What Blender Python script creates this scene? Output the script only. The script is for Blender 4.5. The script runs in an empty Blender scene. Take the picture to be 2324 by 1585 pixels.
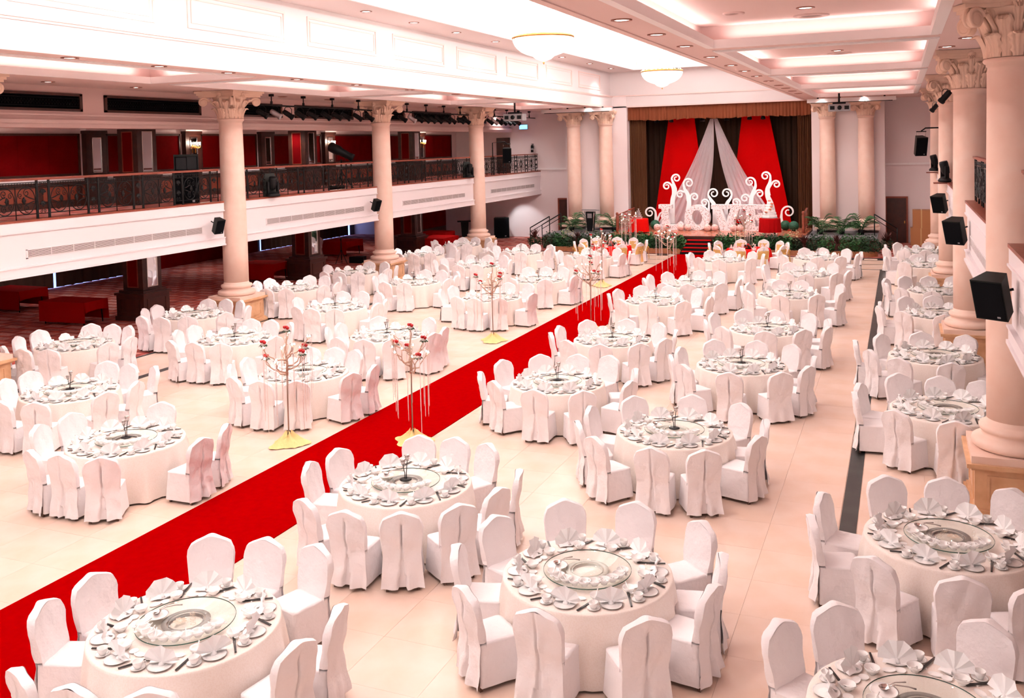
import bpy, math, random
from mathutils import Vector, Matrix
random.seed(7)
PI=math.pi; C=bpy.context.scene.collection; SC=bpy.context.scene
sin,cos,rad=math.sin,math.cos,math.radians

# ---------------------------------------------------------------- camera
def make_camera():
    yaw,pit,rol=rad(22.683),rad(2.3047),rad(-1.4289); H=5.4194
    fw=Vector((-sin(yaw)*cos(pit),cos(yaw)*cos(pit),-sin(pit))); r=Vector((cos(yaw),sin(yaw),0)); u=r.cross(fw)
    r2=cos(rol)*r+sin(rol)*u; u2=-sin(rol)*r+cos(rol)*u
    cd=bpy.data.cameras.new('camera'); cd.sensor_width=36; cd.lens=2116.08/2324*36
    cd.shift_y=-(792.5-416.0)/2324; cd.clip_start=.1; cd.clip_end=300
    o=bpy.data.objects.new('camera',cd); C.objects.link(o)
    M=Matrix((r2,u2,-fw)).transposed().to_4x4(); M.translation=(0,0,H); o.matrix_world=M
    SC.camera=o
make_camera()
# ---------------------------------------------------------------- world, exposure, lamps of the room
SC.view_settings.view_transform='Standard'; SC.view_settings.look='None'
SC.view_settings.gamma=1; SC.view_settings.use_curve_mapping=False
SC.view_settings.exposure=0.32
W=bpy.data.worlds.new('world'); SC.world=W; W.use_nodes=True
W.node_tree.nodes['Background'].inputs[0].default_value=(1,.87,.84,1)
W.node_tree.nodes['Background'].inputs[1].default_value=.45
def lamp(kind,name,loc,energy,col=(1,.9,.85),size=.2,size_y=None,rot=(0,0,0),spot=None,blend=.5,data=None):
    if data is None:
        d=bpy.data.lights.new(name,kind); d.energy=energy; d.color=col
        if kind=='AREA':
            d.size=size
            if size_y: d.shape='RECTANGLE'; d.size_y=size_y
            else: d.shape='DISK'
        else: d.shadow_soft_size=size
        if kind=='SPOT': d.spot_size=spot; d.spot_blend=blend
    else: d=data
    o=bpy.data.objects.new(name,d); C.objects.link(o); o.location=loc; o.rotation_euler=rot
    return o
CZ=7.37                                   # aisle ceiling height
NX0,NX1,NY1=-14.7,-4.52,49.8              # edges of the great ceiling recess over the nave
VX0,VX1=-13.1,-6.1                        # vault opening
VM=(VX0+VX1)/2
TRAYS=[(s,x0,x1,y0,y1) for s,x0,x1 in (('left',-18.7,-15.5),('right',-3.6,.57)) for y0,y1 in ((1.9,10.2),(11.2,19.6),(20.6,28.8),(29.8,37.8),(38.8,46.2))]
# vault cove strips
for sx,x in ((1,VX0-.25),(-1,VX1+.25)):
    lamp('AREA','cove_strip',(x,19.2,9.62),2500,(1,.97,.955),.25,57,(0,sx*rad(-150),0))
for s,x0,x1,y0,y1 in TRAYS:               # cove strips inside each ceiling tray, on the ledge, shining up
    for x,a in ((x0-.12,1),(x1+.12,-1)):
        o=lamp('AREA','tray_strip',(x,(y0+y1)/2,CZ+.16),26,(1,.88,.84),y1-y0-.5,.06,(rad(180),0,rad(90)))
    for y in (y0-.12,y1+.12):
        o=lamp('AREA','tray_strip',((x0+x1)/2,y,CZ+.16),11,(1,.88,.84),x1-x0-.5,.06,(rad(180),0,0))

# ---------------------------------------------------------------- materials
def lin(c): return tuple(((v/255)/12.92 if v/255<=.04045 else ((v/255+.055)/1.055)**2.4) for v in c)
MATS={}
def mat(name,rgb,rough=.6,metal=0,noise=None,bump=None,emit=None,alpha=None,spec=None,trans=None,rand=None,sheen=None,srgb=True):
    if name in MATS: return MATS[name]
    m=bpy.data.materials.new(name); m.use_nodes=True; nt=m.node_tree; b=nt.nodes['Principled BSDF']
    c=lin(rgb) if srgb else rgb
    b.inputs['Base Color'].default_value=(*c,1); b.inputs['Roughness'].default_value=rough; b.inputs['Metallic'].default_value=metal
    if spec is not None: b.inputs['Specular IOR Level'].default_value=spec
    if trans: b.inputs['Transmission Weight'].default_value=trans
    if sheen: b.inputs['Sheen Weight'].default_value=sheen
    if alpha is not None: b.inputs['Alpha'].default_value=alpha
    if emit: b.inputs['Emission Color'].default_value=(*lin(emit[0]),1); b.inputs['Emission Strength'].default_value=emit[1]
    N=nt.nodes.new
    if noise or bump or rand:
        tc=N('ShaderNodeTexCoord')
    src=None
    if noise:                                # (scale, other rgb, low, high)
        n=N('ShaderNodeTexNoise'); n.inputs['Scale'].default_value=noise[0]; n.inputs['Detail'].default_value=5
        nt.links.new(tc.outputs['Object'],n.inputs['Vector'])
        r=N('ShaderNodeValToRGB'); r.color_ramp.elements[0].position=noise[2]; r.color_ramp.elements[1].position=noise[3]
        r.color_ramp.elements[0].color=(*c,1); r.color_ramp.elements[1].color=(*lin(noise[1]),1)
        nt.links.new(n.outputs['Fac'],r.inputs['Fac']); src=r.outputs['Color']
    if rand:
        g=N('ShaderNodeNewGeometry'); mp=N('ShaderNodeMapRange'); mp.inputs[3].default_value=1-rand; mp.inputs[4].default_value=1+rand*.4
        nt.links.new(g.outputs['Random Per Island'],mp.inputs[0])
        mx=N('ShaderNodeMix'); mx.data_type='RGBA'; mx.blend_type='MULTIPLY'; mx.inputs[0].default_value=1
        if src: nt.links.new(src,mx.inputs[6])
        else: mx.inputs[6].default_value=(*c,1)
        nt.links.new(mp.outputs[0],mx.inputs[7]); src=mx.outputs[2]
    if src: nt.links.new(src,b.inputs['Base Color'])
    if bump:                                 # (scale, strength, distance)
        n2=N('ShaderNodeTexNoise'); n2.inputs['Scale'].default_value=bump[0]; n2.inputs['Detail'].default_value=4
        nt.links.new(tc.outputs['Object'],n2.inputs['Vector'])
        bp=N('ShaderNodeBump'); bp.inputs['Strength'].default_value=bump[1]; bp.inputs['Distance'].default_value=bump[2]
        nt.links.new(n2.outputs['Fac'],bp.inputs['Height']); nt.links.new(bp.outputs['Normal'],b.inputs['Normal'])
    MATS[name]=m; return m
M_wall=mat('wall_paint',(240,226,226),.85,bump=(60,.05,.01))
M_white=mat('white_plaster',(248,242,242),.8)
M_ceil=mat('ceiling_plaster',(228,200,195),.9)
M_wallshade=mat('shaded_wall_paint',(226,192,186),.85)  # wall paint of the under-lit upper wall, its pink shade put into the colour
M_pinktrim=mat('pink_moulding',(236,208,202),.8)
M_vault=mat('vault_plaster',(248,242,240),.85)
M_recess=mat('recess_plaster',(226,214,213),.85)
M_para=mat('parapet_paint',(246,236,238),.7)
M_col=mat('column_stone_paint',(247,216,200),.6,noise=(3,(243,206,188),.35,.7))
M_cap=mat('capital_plaster',(243,210,188),.7)
M_ped=mat('pedestal_marble',(226,180,140),.35,noise=(4,(206,156,116),.35,.7))
M_tile=mat('floor_marble',(236,208,192),.25,noise=(1.6,(230,194,170),.4,.8),rand=.045,bump=(2,.02,.01))
M_grout=mat('floor_grout',(230,201,184),.9)
M_black=mat('black_marble',(22,26,26),.4,noise=(3,(52,58,56),.45,.8))
M_red=mat('red_runner',(152,0,2),1,spec=0,noise=(9,(140,0,1),.3,.8),bump=(250,.35,.01))
M_redcloth=mat('red_tablecloth',(176,8,12),.9,spec=.1,bump=(14,.25,.03))
M_redbright=mat('scarlet_cloth',(224,14,8),.9,spec=.1,bump=(14,.25,.03))
M_cloth=mat('white_chair_cloth',(249,242,243),.9,bump=(7,.5,.05),sheen=.1)
M_damask=mat('table_damask',(248,236,228),.8,noise=(75,(244,230,220),.45,.6),bump=(60,.12,.01))
M_napkin=mat('napkin_linen',(255,253,253),.9,bump=(25,.1,.01))
M_china=mat('white_china',(255,252,250),.25)
M_lacquer=mat('black_lacquer',(26,22,22),.35)
M_steel=mat('steel',(200,192,188),.2,1)
M_legwood=mat('chair_leg_wood',(96,66,52),.5)
M_iron=mat('black_iron',(16,15,16),.5,spec=.3)
M_gear=mat('black_gear',(13,14,17),.5,spec=.25)
M_gear2=mat('grey_gear',(150,146,148),.5)
M_wood=mat('red_wood',(150,74,52),.4,noise=(6,(130,58,40),.3,.7))
M_dwood=mat('dark_wood',(74,38,28),.4,noise=(5,(58,28,22),.3,.7))
M_stagewood=mat('stage_floor_wood',(190,112,82),.25,noise=(5,(160,88,62),.3,.7))
M_redpanel=mat('red_wall_fabric',(116,4,8),.95,spec=.05,noise=(2,(98,1,5),.3,.8))
M_mirror=mat('mirror_glass',(225,225,230),.03,1)
M_gold=mat('gold_organza',(238,204,136),.6,bump=(20,.4,.03))
M_brass=mat('brass',(214,160,90),.3,1)
M_green=mat('leaf_green',(44,100,46),.6,rand=.5)
M_green2=mat('leaf_deep_green',(26,66,34),.6,rand=.5)
M_palm=mat('palm_green',(60,104,58),.6,rand=.4)
M_cream=mat('variegated_leaf',(200,190,150),.6,rand=.4)
M_burg=mat('burgundy_leaf',(84,40,36),.6,rand=.4)
M_rose=mat('rose_petal',(176,6,18),.6)
M_branch=mat('gilded_branch',(196,164,146),.45,.3,bump=(40,.5,.02))
M_pole=mat('candelabra_pole',(148,118,104),.4,.5)
M_cardboard=mat('cardboard',(178,120,78),.85)
M_lampglow=mat('lamp_lens',(255,246,238),.4,emit=((255,240,230),9))
M_trim=mat('lamp_trim',(150,96,80),.35,.5)
M_bulb=mat('candle_bulb',(255,236,210),.4,emit=((255,226,196),30))
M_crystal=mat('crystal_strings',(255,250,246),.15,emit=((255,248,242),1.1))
M_duskcurtain=mat('taupe_curtain',(86,64,54),.85)
M_stagecurt=mat('brown_stage_curtain',(62,44,34),.9,spec=.1)
M_swag=mat('copper_valance',(120,62,38),.8,spec=.2)
M_legcurt=mat('brown_leg_curtain',(92,58,38),.85,spec=.1)
M_exit=mat('lit_blue_sign',(120,200,255),.5,emit=((90,170,255),4))
M_daylight=mat('daylight_gap',(190,200,255),.5,emit=((150,175,255),2))
def glassy(name,col,fac):
    m=bpy.data.materials.new(name); m.use_nodes=True; nt=m.node_tree; nt.nodes.clear(); N=nt.nodes.new
    out=N('ShaderNodeOutputMaterial'); t=N('ShaderNodeBsdfTransparent'); t.inputs[0].default_value=(*lin(col),1)
    g=N('ShaderNodeBsdfGlossy'); g.inputs['Roughness'].default_value=.03; mx=N('ShaderNodeMixShader'); mx.inputs[0].default_value=fac
    nt.links.new(t.outputs[0],mx.inputs[1]); nt.links.new(g.outputs[0],mx.inputs[2]); nt.links.new(mx.outputs[0],out.inputs[0])
    MATS[name]=m; return m
M_glass=glassy('turntable_glass',(253,255,254),.08)
M_clear=glassy('clear_glass',(245,245,245),.25)
M_glassrim=mat('green_glass_edge',(40,84,70),.15)
M_ringgrey=mat('frosted_ring',(150,142,138),.5)
M_frost=mat('frosted_white_ring',(226,222,214),.5)
def sheer(name,col,tr):
    m=bpy.data.materials.new(name); m.use_nodes=True; nt=m.node_tree; nt.nodes.clear(); N=nt.nodes.new
    out=N('ShaderNodeOutputMaterial'); t=N('ShaderNodeBsdfTransparent'); d=N('ShaderNodeBsdfDiffuse'); d.inputs[0].default_value=(*lin(col),1)
    l=N('ShaderNodeBsdfTranslucent'); l.inputs[0].default_value=(*lin(col),1); a=N('ShaderNodeMixShader'); a.inputs[0].default_value=.35
    mx=N('ShaderNodeMixShader'); mx.inputs[0].default_value=tr
    nt.links.new(d.outputs[0],a.inputs[1]); nt.links.new(l.outputs[0],a.inputs[2]); nt.links.new(a.outputs[0],mx.inputs[1]); nt.links.new(t.outputs[0],mx.inputs[2]); nt.links.new(mx.outputs[0],out.inputs[0])
    MATS[name]=m; return m
M_sheer=sheer('white_sheer',(252,244,248),.2)
M_organza=sheer('gold_organza_sash',(240,200,130),.12)
def dotted(name,base,dot,dot2,scale):
    m=mat(name,base,.6); nt=m.node_tree; b=nt.nodes['Principled BSDF']; N=nt.nodes.new
    tc=N('ShaderNodeTexCoord'); v=N('ShaderNodeTexVoronoi'); v.inputs['Scale'].default_value=scale; nt.links.new(tc.outputs['Object'],v.inputs['Vector'])
    r=N('ShaderNodeValToRGB'); e=r.color_ramp.elements; e[0].position=.28; e[0].color=(1,1,1,1); e[1].position=.36; e[1].color=(0,0,0,1)
    nt.links.new(v.outputs['Distance'],r.inputs['Fac'])
    sp=N('ShaderNodeSeparateColor'); nt.links.new(v.outputs['Color'],sp.inputs[0])
    c2=N('ShaderNodeValToRGB'); c2.color_ramp.interpolation='CONSTANT'; c2.color_ramp.elements[0].color=(*lin(dot),1); c2.color_ramp.elements[1].color=(*lin(dot2),1); c2.color_ramp.elements[1].position=.55
    nt.links.new(sp.outputs[0],c2.inputs['Fac'])
    mx=N('ShaderNodeMix'); mx.data_type='RGBA'; mx.inputs[6].default_value=(*lin(base),1)
    nt.links.new(r.outputs['Color'],mx.inputs[0]); nt.links.new(c2.outputs['Color'],mx.inputs[7]); nt.links.new(mx.outputs[2],b.inputs['Base Color'])
    return m
M_love=dotted('flowered_letter_face',(246,236,238),(128,88,78),(204,150,140),17)
M_fball=dotted('flower_ball_blossom',(252,214,206),(236,120,104),(246,180,168),14)
M_gball=dotted('green_foil_ball',(14,70,48),(60,150,100),(8,40,28),40)
def carpet_mat():
    m=mat('patterned_carpet',(120,24,20),.95); nt=m.node_tree; b=nt.nodes['Principled BSDF']; N=nt.nodes.new
    tc=N('ShaderNodeTexCoord'); mp=N('ShaderNodeMapping'); mp.inputs['Scale'].default_value=(1.1,2.6,1); nt.links.new(tc.outputs['Object'],mp.inputs['Vector'])
    n=N('ShaderNodeTexNoise'); n.inputs['Scale'].default_value=2.2; n.inputs['Detail'].default_value=3; nt.links.new(mp.outputs[0],n.inputs['Vector'])
    r=N('ShaderNodeValToRGB'); e=r.color_ramp.elements; e[0].position=.35; e[0].color=(*lin((120,22,22)),1); e[1].position=.72; e[1].color=(*lin((206,84,60)),1)
    nt.links.new(n.outputs['Fac'],r.inputs['Fac'])
    w=N('ShaderNodeTexBrick'); w.inputs['Color1'].default_value=(1,1,1,1); w.inputs['Color2'].default_value=(0,0,0,1); w.inputs['Mortar'].default_value=(0,0,0,1)
    w.inputs['Scale'].default_value=1.0; w.inputs['Mortar Size'].default_value=.16; w.inputs['Mortar Smooth'].default_value=1; w.inputs['Brick Width'].default_value=.85; w.inputs['Row Height'].default_value=.5; w.inputs['Bias'].default_value=-.2
    nt.links.new(tc.outputs['Object'],w.inputs['Vector'])
    n2=N('ShaderNodeTexNoise'); n2.inputs['Scale'].default_value=16; nt.links.new(tc.outputs['Object'],n2.inputs['Vector'])
    mu=N('ShaderNodeMath'); mu.operation='MULTIPLY'; nt.links.new(w.outputs['Color'],mu.inputs[0]); nt.links.new(n2.outputs['Fac'],mu.inputs[1])
    mx=N('ShaderNodeMix'); mx.data_type='RGBA'; nt.links.new(mu.outputs[0],mx.inputs[0]); nt.links.new(r.outputs['Color'],mx.inputs[6]); mx.inputs[7].default_value=(*lin((240,196,186)),1)
    nt.links.new(mx.outputs[2],b.inputs['Base Color']); return m
M_carpet=carpet_mat()

# ---------------------------------------------------------------- mesh helpers
class MB:
    def __init__(s): s.v=[];s.f=[];s.m=[];s.mi=0;s.sm=[];s.smooth=False
    def _f(s,idx): s.f.append(idx); s.m.append(s.mi); s.sm.append(s.smooth)
    def box(s,x0,x1,y0,y1,z0,z1,M=None):
        n=len(s.v); P=[(x,y,z) for z in (z0,z1) for y in (y0,y1) for x in (x0,x1)]
        s.v+=[tuple(M@Vector(p)) for p in P] if M else P
        for q in ((0,2,3,1),(4,5,7,6),(0,1,5,4),(2,6,7,3),(0,4,6,2),(1,3,7,5)): s._f([n+i for i in q])
        return s
    def cbox(s,c,d,M=None): return s.box(c[0]-d[0]/2,c[0]+d[0]/2,c[1]-d[1]/2,c[1]+d[1]/2,c[2]-d[2]/2,c[2]+d[2]/2,M)
    def quad(s,*pts):
        n=len(s.v); s.v+=[tuple(p) for p in pts]; s._f(list(range(n,n+len(pts)))); return s
    def lathe(s,prof,n=24,c=(0,0,0),M=None,cap=True,sq=None):
        b=len(s.v); o=s.smooth; s.smooth=True
        for r,z in prof:
            for i in range(n):
                a=2*PI*i/n; p=Vector((c[0]+r*cos(a),c[1]+r*sin(a),c[2]+z)); s.v.append(tuple(M@p) if M else tuple(p))
        for j in range(len(prof)-1):
            for i in range(n): k=(i+1)%n; s._f([b+j*n+i,b+j*n+k,b+(j+1)*n+k,b+(j+1)*n+i])
        s.smooth=False
        if cap:
            if prof[0][0]>1e-4: s._f([b+i for i in range(n)][::-1])
            if prof[-1][0]>1e-4: s._f([b+(len(prof)-1)*n+i for i in range(n)])
        s.smooth=o; return s
    def tube(s,pts,r,n=6,closed=False,M=None):
        pts=[Vector(p) for p in pts]; L=len(pts); b=len(s.v); o=s.smooth; s.smooth=True
        rr=r if isinstance(r,(list,tuple)) else [r]*L; up=None
        for i,p in enumerate(pts):
            if closed: t=pts[(i+1)%L]-pts[i-1]
            else: t=pts[min(i+1,L-1)]-pts[max(i-1,0)]
            t=t.normalized() if t.length>1e-9 else Vector((0,0,1))
            if up is None: up=Vector((0,0,1)) if abs(t.z)<.9 else Vector((1,0,0))
            a=t.cross(up); a=a.normalized() if a.length>1e-6 else t.orthogonal().normalized()
            bb=a.cross(t).normalized(); up=bb
            for k in range(n):
                g=2*PI*k/n; q=p+a*(rr[i]*cos(g))+bb*(rr[i]*sin(g)); s.v.append(tuple(M@q) if M else tuple(q))
        for i in range(L if closed else L-1):
            j=(i+1)%L
            for k in range(n): h=(k+1)%n; s._f([b+i*n+k,b+i*n+h,b+j*n+h,b+j*n+k])
        s.smooth=False
        if not closed: s._f([b+k for k in range(n)][::-1]); s._f([b+(L-1)*n+k for k in range(n)])
        s.smooth=o; return s
    def prism(s,poly,d0,d1,M=None,holes=None):      # poly in (x,z), extruded along y d0..d1
        n=len(s.v); k=len(poly)
        P=[(x,d0,z) for x,z in poly]+[(x,d1,z) for x,z in poly]
        s.v+=[tuple(M@Vector(p)) for p in P] if M else P
        s._f(list(range(n,n+k))); s._f([n+k+i for i in range(k)][::-1])
        for i in range(k): j=(i+1)%k; s._f([n+i,n+k+i,n+k+j,n+j])
        return s
    def strip(s,A,B,d0,d1):                          # ribbon between polylines A and B in (x,z), extruded along y
        n=len(s.v); k=len(A)
        for d in (d0,d1):
            s.v+=[(x,d,z) for x,z in A]; s.v+=[(x,d,z) for x,z in B]
        a,b,c,e=n,n+k,n+2*k,n+3*k
        for i in range(k-1):
            s._f([a+i,a+i+1,b+i+1,b+i]); s._f([c+i,e+i,e+i+1,c+i+1])
            s._f([a+i,c+i,c+i+1,a+i+1]); s._f([b+i,b+i+1,e+i+1,e+i])
        s._f([a,b,e,c]); s._f([a+k-1,c+k-1,e+k-1,b+k-1]); return s
    def grid(s,fn,nu,nv,closed_u=False):
        b=len(s.v); o=s.smooth; s.smooth=True
        for j in range(nv+1):
            for i in range(nu if closed_u else nu+1): s.v.append(tuple(fn(i/nu,j/nv)))
        w=nu if closed_u else nu+1
        for j in range(nv):
            for i in range(nu):
                k=(i+1)%w if closed_u else i+1
                s._f([b+j*w+i,b+j*w+k,b+(j+1)*w+k,b+(j+1)*w+i])
        s.smooth=o; return s
    def join(s,other,M=None,mi=None):
        n=len(s.v); s.v+=[tuple(M@Vector(p)) for p in other.v] if M else list(other.v)
        for f,m,q in zip(other.f,other.m,other.sm): s.f.append([n+i for i in f]); s.m.append(m if mi is None else mi); s.sm.append(q)
        return s
    def mesh(s,name,mats):
        me=bpy.data.meshes.new(name); me.from_pydata(s.v,[],s.f)
        for m in (mats if isinstance(mats,(list,tuple)) else [mats]): me.materials.append(m)
        me.polygons.foreach_set('material_index',s.m); me.polygons.foreach_set('use_smooth',s.sm); me.update(); return me
    def build(s,name,mats,parent=None,loc=None,rz=0): return ob(name,s.mesh(name,mats),parent,loc,rz)
def ob(name,me,parent=None,loc=None,rz=0,rot=None,scale=None):
    o=bpy.data.objects.new(name,me); C.objects.link(o)
    if parent: o.parent=parent
    if loc: o.location=loc
    if rot: o.rotation_euler=rot
    elif rz: o.rotation_euler=(0,0,rz)
    if scale: o.scale=scale if isinstance(scale,(tuple,list)) else (scale,)*3
    return o
LABELS={}
def tag(o,label,cat,group=None):
    o['label']=label; o['category']=cat
    if group: o['group']=group
    LABELS.setdefault(label,[]).append(o.name)
    return o
def thing(name,label,cat,loc=(0,0,0),rz=0,group=None):
    return tag(ob(name,None,None,loc,rz),label,cat,group)
def struct(o): o['kind']='structure'; return o
def stuff(o): o['kind']='stuff'; return o
def T4(x=0,y=0,z=0,rx=0,ry=0,rz=0,s=1):
    return Matrix.Translation((x,y,z))@Matrix.Rotation(rz,4,'Z')@Matrix.Rotation(ry,4,'Y')@Matrix.Rotation(rx,4,'X')@Matrix.Scale(s,4)
ORD=['nearest','second','third','fourth','fifth','sixth','seventh','eighth','ninth','tenth','eleventh','twelfth']
# ================================================================= STRUCTURE
COLY=[14.63,23.9,33.15,42.4]; LCX,RCX=-19.6,1.5
def boxes(name,bs,m,parent=None,kind=True):
    b=MB()
    for q in bs: b.box(*q)
    o=b.build(name,m,parent)
    if kind and not parent: struct(o)
    return o
# ---- floors
floor=boxes('floor',[(-18.95,4.8,-3,44.4,-.08,-.008)],M_grout)
def tiles():
    L=[]
    def region(x0,x1,y0,y1,nx,ny):
        dx,dy=(x1-x0)/nx,(y1-y0)/ny
        for i in range(nx):
            for j in range(ny): L.append((x0+dx*(i+.5),y0+dy*(j+.5),dx-.0025,dy-.0025))
    region(-17.06,-.84,-3,40.5,18,48); region(-.6,4.8,-3,40.5,6,48); region(-18.85,-17.28,-3,40.5,2,48)
    region(-18.85,4.8,40.62,42.1,26,2); region(-18.85,4.8,42.2,43.6,26,2)
    vis=[t for t in L if -1.26*t[1]-1<t[0]<.11*t[1]+.6 and t[1]>5.2]; vis.sort(key=lambda t:t[0]**2+t[1]**2)
    near=vis[:300]; nset=set(near); cache={}
    for x,y,w,h in near:
        k=(round(w,3),round(h,3))
        if k not in cache: cache[k]=MB().box(-w/2,w/2,-h/2,h/2,-.02,0).mesh('floor_tile',M_tile)
        ob('tile',cache[k],floor,(x,y,0))
    b=MB()
    for t in L:
        if t not in nset: b.box(t[0]-t[2]/2,t[0]+t[2]/2,t[1]-t[3]/2,t[1]+t[3]/2,-.02,0)
    stuff(b.build('tile_field',M_tile,floor))
tiles()
boxes('trim_1',[(-.83,-.61,3,40.5,-.02,.002)],M_black)
boxes('trim_2',[(-17.28,-17.06,3,40.5,-.02,.002),(-18.98,-18.86,3,43.6,-.02,.002)],M_black)
boxes('trim_3',[(-18.9,4.8,40.5,40.62,-.02,.002),(-18.9,4.8,42.1,42.2,-.02,.002),(-18.9,4.8,43.6,43.72,-.02,.002),(-18.9,4.8,44.2,44.4,-.02,.002)]
      +[(-18.6+i*1.1,-18.05+i*1.1,43.74+.0,44.18,-.02,.002) for i in range(21)],M_black)
boxes('floor_carpet',[(-32.5,-18.98,4,51.3,-.05,0),(-18.98,6,44.4,51.3,-.05,0)],M_carpet)
boxes('trim_4',[(-24,-19,46.4,46.75,0,.006)],M_wood)
tag(boxes('red_carpet',[(-10.0,-8.15,3,44.15,.0,.014)],M_red,kind=False),'long red carpet runner leading down the hall to the stage steps','carpet')
# ---- walls
boxes('wall_back',[(-33,-17.4,51.2,51.5,0,10),(-.78,7,51.2,51.5,0,10)],M_wall)
boxes('trim_5',[(-20.2,-17.45,51.1,51.2,3.96,4.06),(-.74,5.4,51.1,51.2,3.96,4.06)],M_white)
boxes('wall_stage_left',[(-17.45,-13.88,49.75,51.5,0,8)],M_wall)
boxes('wall_stage_right',[(-4.2,-.74,49.75,51.5,0,8)],M_wall)
boxes('wall_stage_rear',[(-14.2,-4,54.2,54.4,0,9.5),(-14.2,-13.9,51.3,54.4,0,9.5),(-4.2,-3.9,51.3,54.4,0,9.5)],M_stagecurt)
boxes('ceiling_stage',[(-14.2,-3.9,50.3,54.4,7.6,7.8)],M_stagecurt)
boxes('wall_left',[(-32.7,-32.45,4,51.5,0,3)],M_dwood)
boxes('wall_left_inner',[(-25.3,-25.02,8,51.2,3.8,6.6)],M_wall)
boxes('wall_left_upper',[(-21.7,-21.4,-3,51.2,6.42,7.4)],M_wallshade)
boxes('trim_6',[(-21.75,-21.28,6,51.2,6.34,6.44),(-21.8,-21.32,6,51.2,6.22,6.34),(-21.42,-21.34,6,51.2,6.56,6.6)],M_pinktrim)
boxes('ceiling_balcony',[(-25.3,-21.5,6,51.2,6.5,6.6)],M_ceil)
boxes('wall_right',[(5.4,5.7,4,51.5,0,7.5)],M_wall)
boxes('floor_balcony_left',[(-32.4,-19.8,6,51.2,2.5,3.76)],M_white)
boxes('floor_balcony_carpet',[(-25.1,-19.9,6,51.2,3.76,3.79)],M_carpet)
boxes('floor_balcony_right',[(1.6,5.4,6,43,2.55,3.8)],M_white)
# ---- parapets, with grilles
def parapet(name,side,x,y0,y1,grille=True):
    s=1 if side=='left' else -1                    # s points to the nave
    X=lambda a,b:(min(x+s*a,x+s*b),max(x+s*a,x+s*b))
    bs=[]
    for a,b,z0,z1 in ((-.16,0,2.62,3.62),(-.2,.035,3.62,3.86),(-.2,.06,3.6,3.635),(-.2,.045,2.56,2.76),(-.2,.075,2.53,2.58),(-.2,.07,2.76,2.79)):
        xa,xb=X(a,b); bs.append((xa,xb,y0,y1,z0,z1))
    p=boxes(name,bs,M_para)
    xa,xb=X(-.42,.05); b=MB()
    n=max(1,int((y1-y0)/.5))
    for i in range(n): ya=y0+(y1-y0)*i/n; b.box(xa,xb,ya+.002,y0+(y1-y0)*(i+1)/n-.002,3.86,3.91)
    b.build('wood_cap',M_wood,p)
    if grille:
        g0,g1=y0+1.15,y1-1.0; xa,xb=X(0,.012)
        boxes('grille_frame',[(xa,xb,g0-.05,g1+.05,2.97,2.99),(xa,xb,g0-.05,g1+.05,3.17,3.19),(xa,xb,g0-.05,g0,2.97,3.19),(xa,xb,g1,g1+.05,2.97,3.19)],M_para,p)
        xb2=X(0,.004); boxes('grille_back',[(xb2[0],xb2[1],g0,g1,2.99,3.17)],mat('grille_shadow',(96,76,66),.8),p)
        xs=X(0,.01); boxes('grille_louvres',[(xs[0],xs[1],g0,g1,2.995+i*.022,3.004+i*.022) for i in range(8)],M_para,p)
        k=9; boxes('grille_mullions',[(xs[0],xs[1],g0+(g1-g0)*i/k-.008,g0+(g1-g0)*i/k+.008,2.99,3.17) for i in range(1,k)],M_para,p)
    return p
LB=[(COLY[i]+.5,(COLY+[51.2])[i+1]-(.5 if i<3 else 0)) for i in range(4)]
LB=[(8,14.13)]+LB
for i,(a,b) in enumerate(LB): parapet('wall_parapet_left','left',LCX,a,b)
boxes('wall_balcony_edge_left',[(-20.0,-19.75,6,51.2,2.56,3.86)],M_para)
RY=[15.0,24.3,33.55,42.8]
RB=[(6,14.4),(15.6,23.7),(24.9,32.95),(34.15,42.2)]
for i,(a,b) in enumerate(RB): parapet('wall_parapet_right','right',1.39,a,b)
# ---- ceilings
def holed(x0,x1,y0,y1,z,holes):
    xs=sorted({x0,x1,*[h[0] for h in holes],*[h[1] for h in holes]}); ys=sorted({y0,y1,*[h[2] for h in holes],*[h[3] for h in holes]})
    b=MB()
    for i in range(len(xs)-1):
        for j in range(len(ys)-1):
            cx,cy=(xs[i]+xs[i+1])/2,(ys[j]+ys[j+1])/2
            if not any(h[0]<cx<h[1] and h[2]<cy<h[3] for h in holes): b.box(xs[i],xs[i+1],ys[j],ys[j+1],z,z+.1)
    return b
cl=struct(holed(-21.6,NX0,-10,51.3,CZ,[t[1:] for t in TRAYS if t[0]=='left']).build('ceiling_left',M_ceil))
cr=struct(holed(NX1,5.6,-10,51.3,CZ,[t[1:] for t in TRAYS if t[0]=='right']).build('ceiling_right',M_ceil))
struct(MB().box(NX0,NX1,NY1,51.3,CZ,CZ+.1).build('ceiling_front',M_ceil))
def ringbox(b,x0,x1,y0,y1,w,z0,z1):               # frame lying outside x0..x1,y0..y1
    b.box(x0-w,x0,y0-w,y1+w,z0,z1).box(x1,x1+w,y0-w,y1+w,z0,z1).box(x0,x1,y0-w,y0,z0,z1).box(x0,x1,y1,y1+w,z0,z1)
for s,x0,x1,y0,y1 in TRAYS:
    par=cl if s=='left' else cr
    b=MB(); ringbox(b,x0+.03,x1-.03,y0+.03,y1-.03,.06,CZ-.035,CZ+.14); ringbox(b,x0-.03,x1+.03,y0-.03,y1+.03,.08,CZ-.03,CZ+.02); ringbox(b,x0-.11,x1+.11,y0-.11,y1+.11,.05,CZ-.015,CZ+.02)
    b.build('tray_moulding',M_white,par)
    b=MB(); ringbox(b,x0-.3,x1+.3,y0-.3,y1+.3,.06,CZ+.08,CZ+.45); b.box(x0-.36,x1+.36,y0-.36,y1+.36,CZ+.45,CZ+.5)
    b.build('tray_recess',M_ceil,par)
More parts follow.
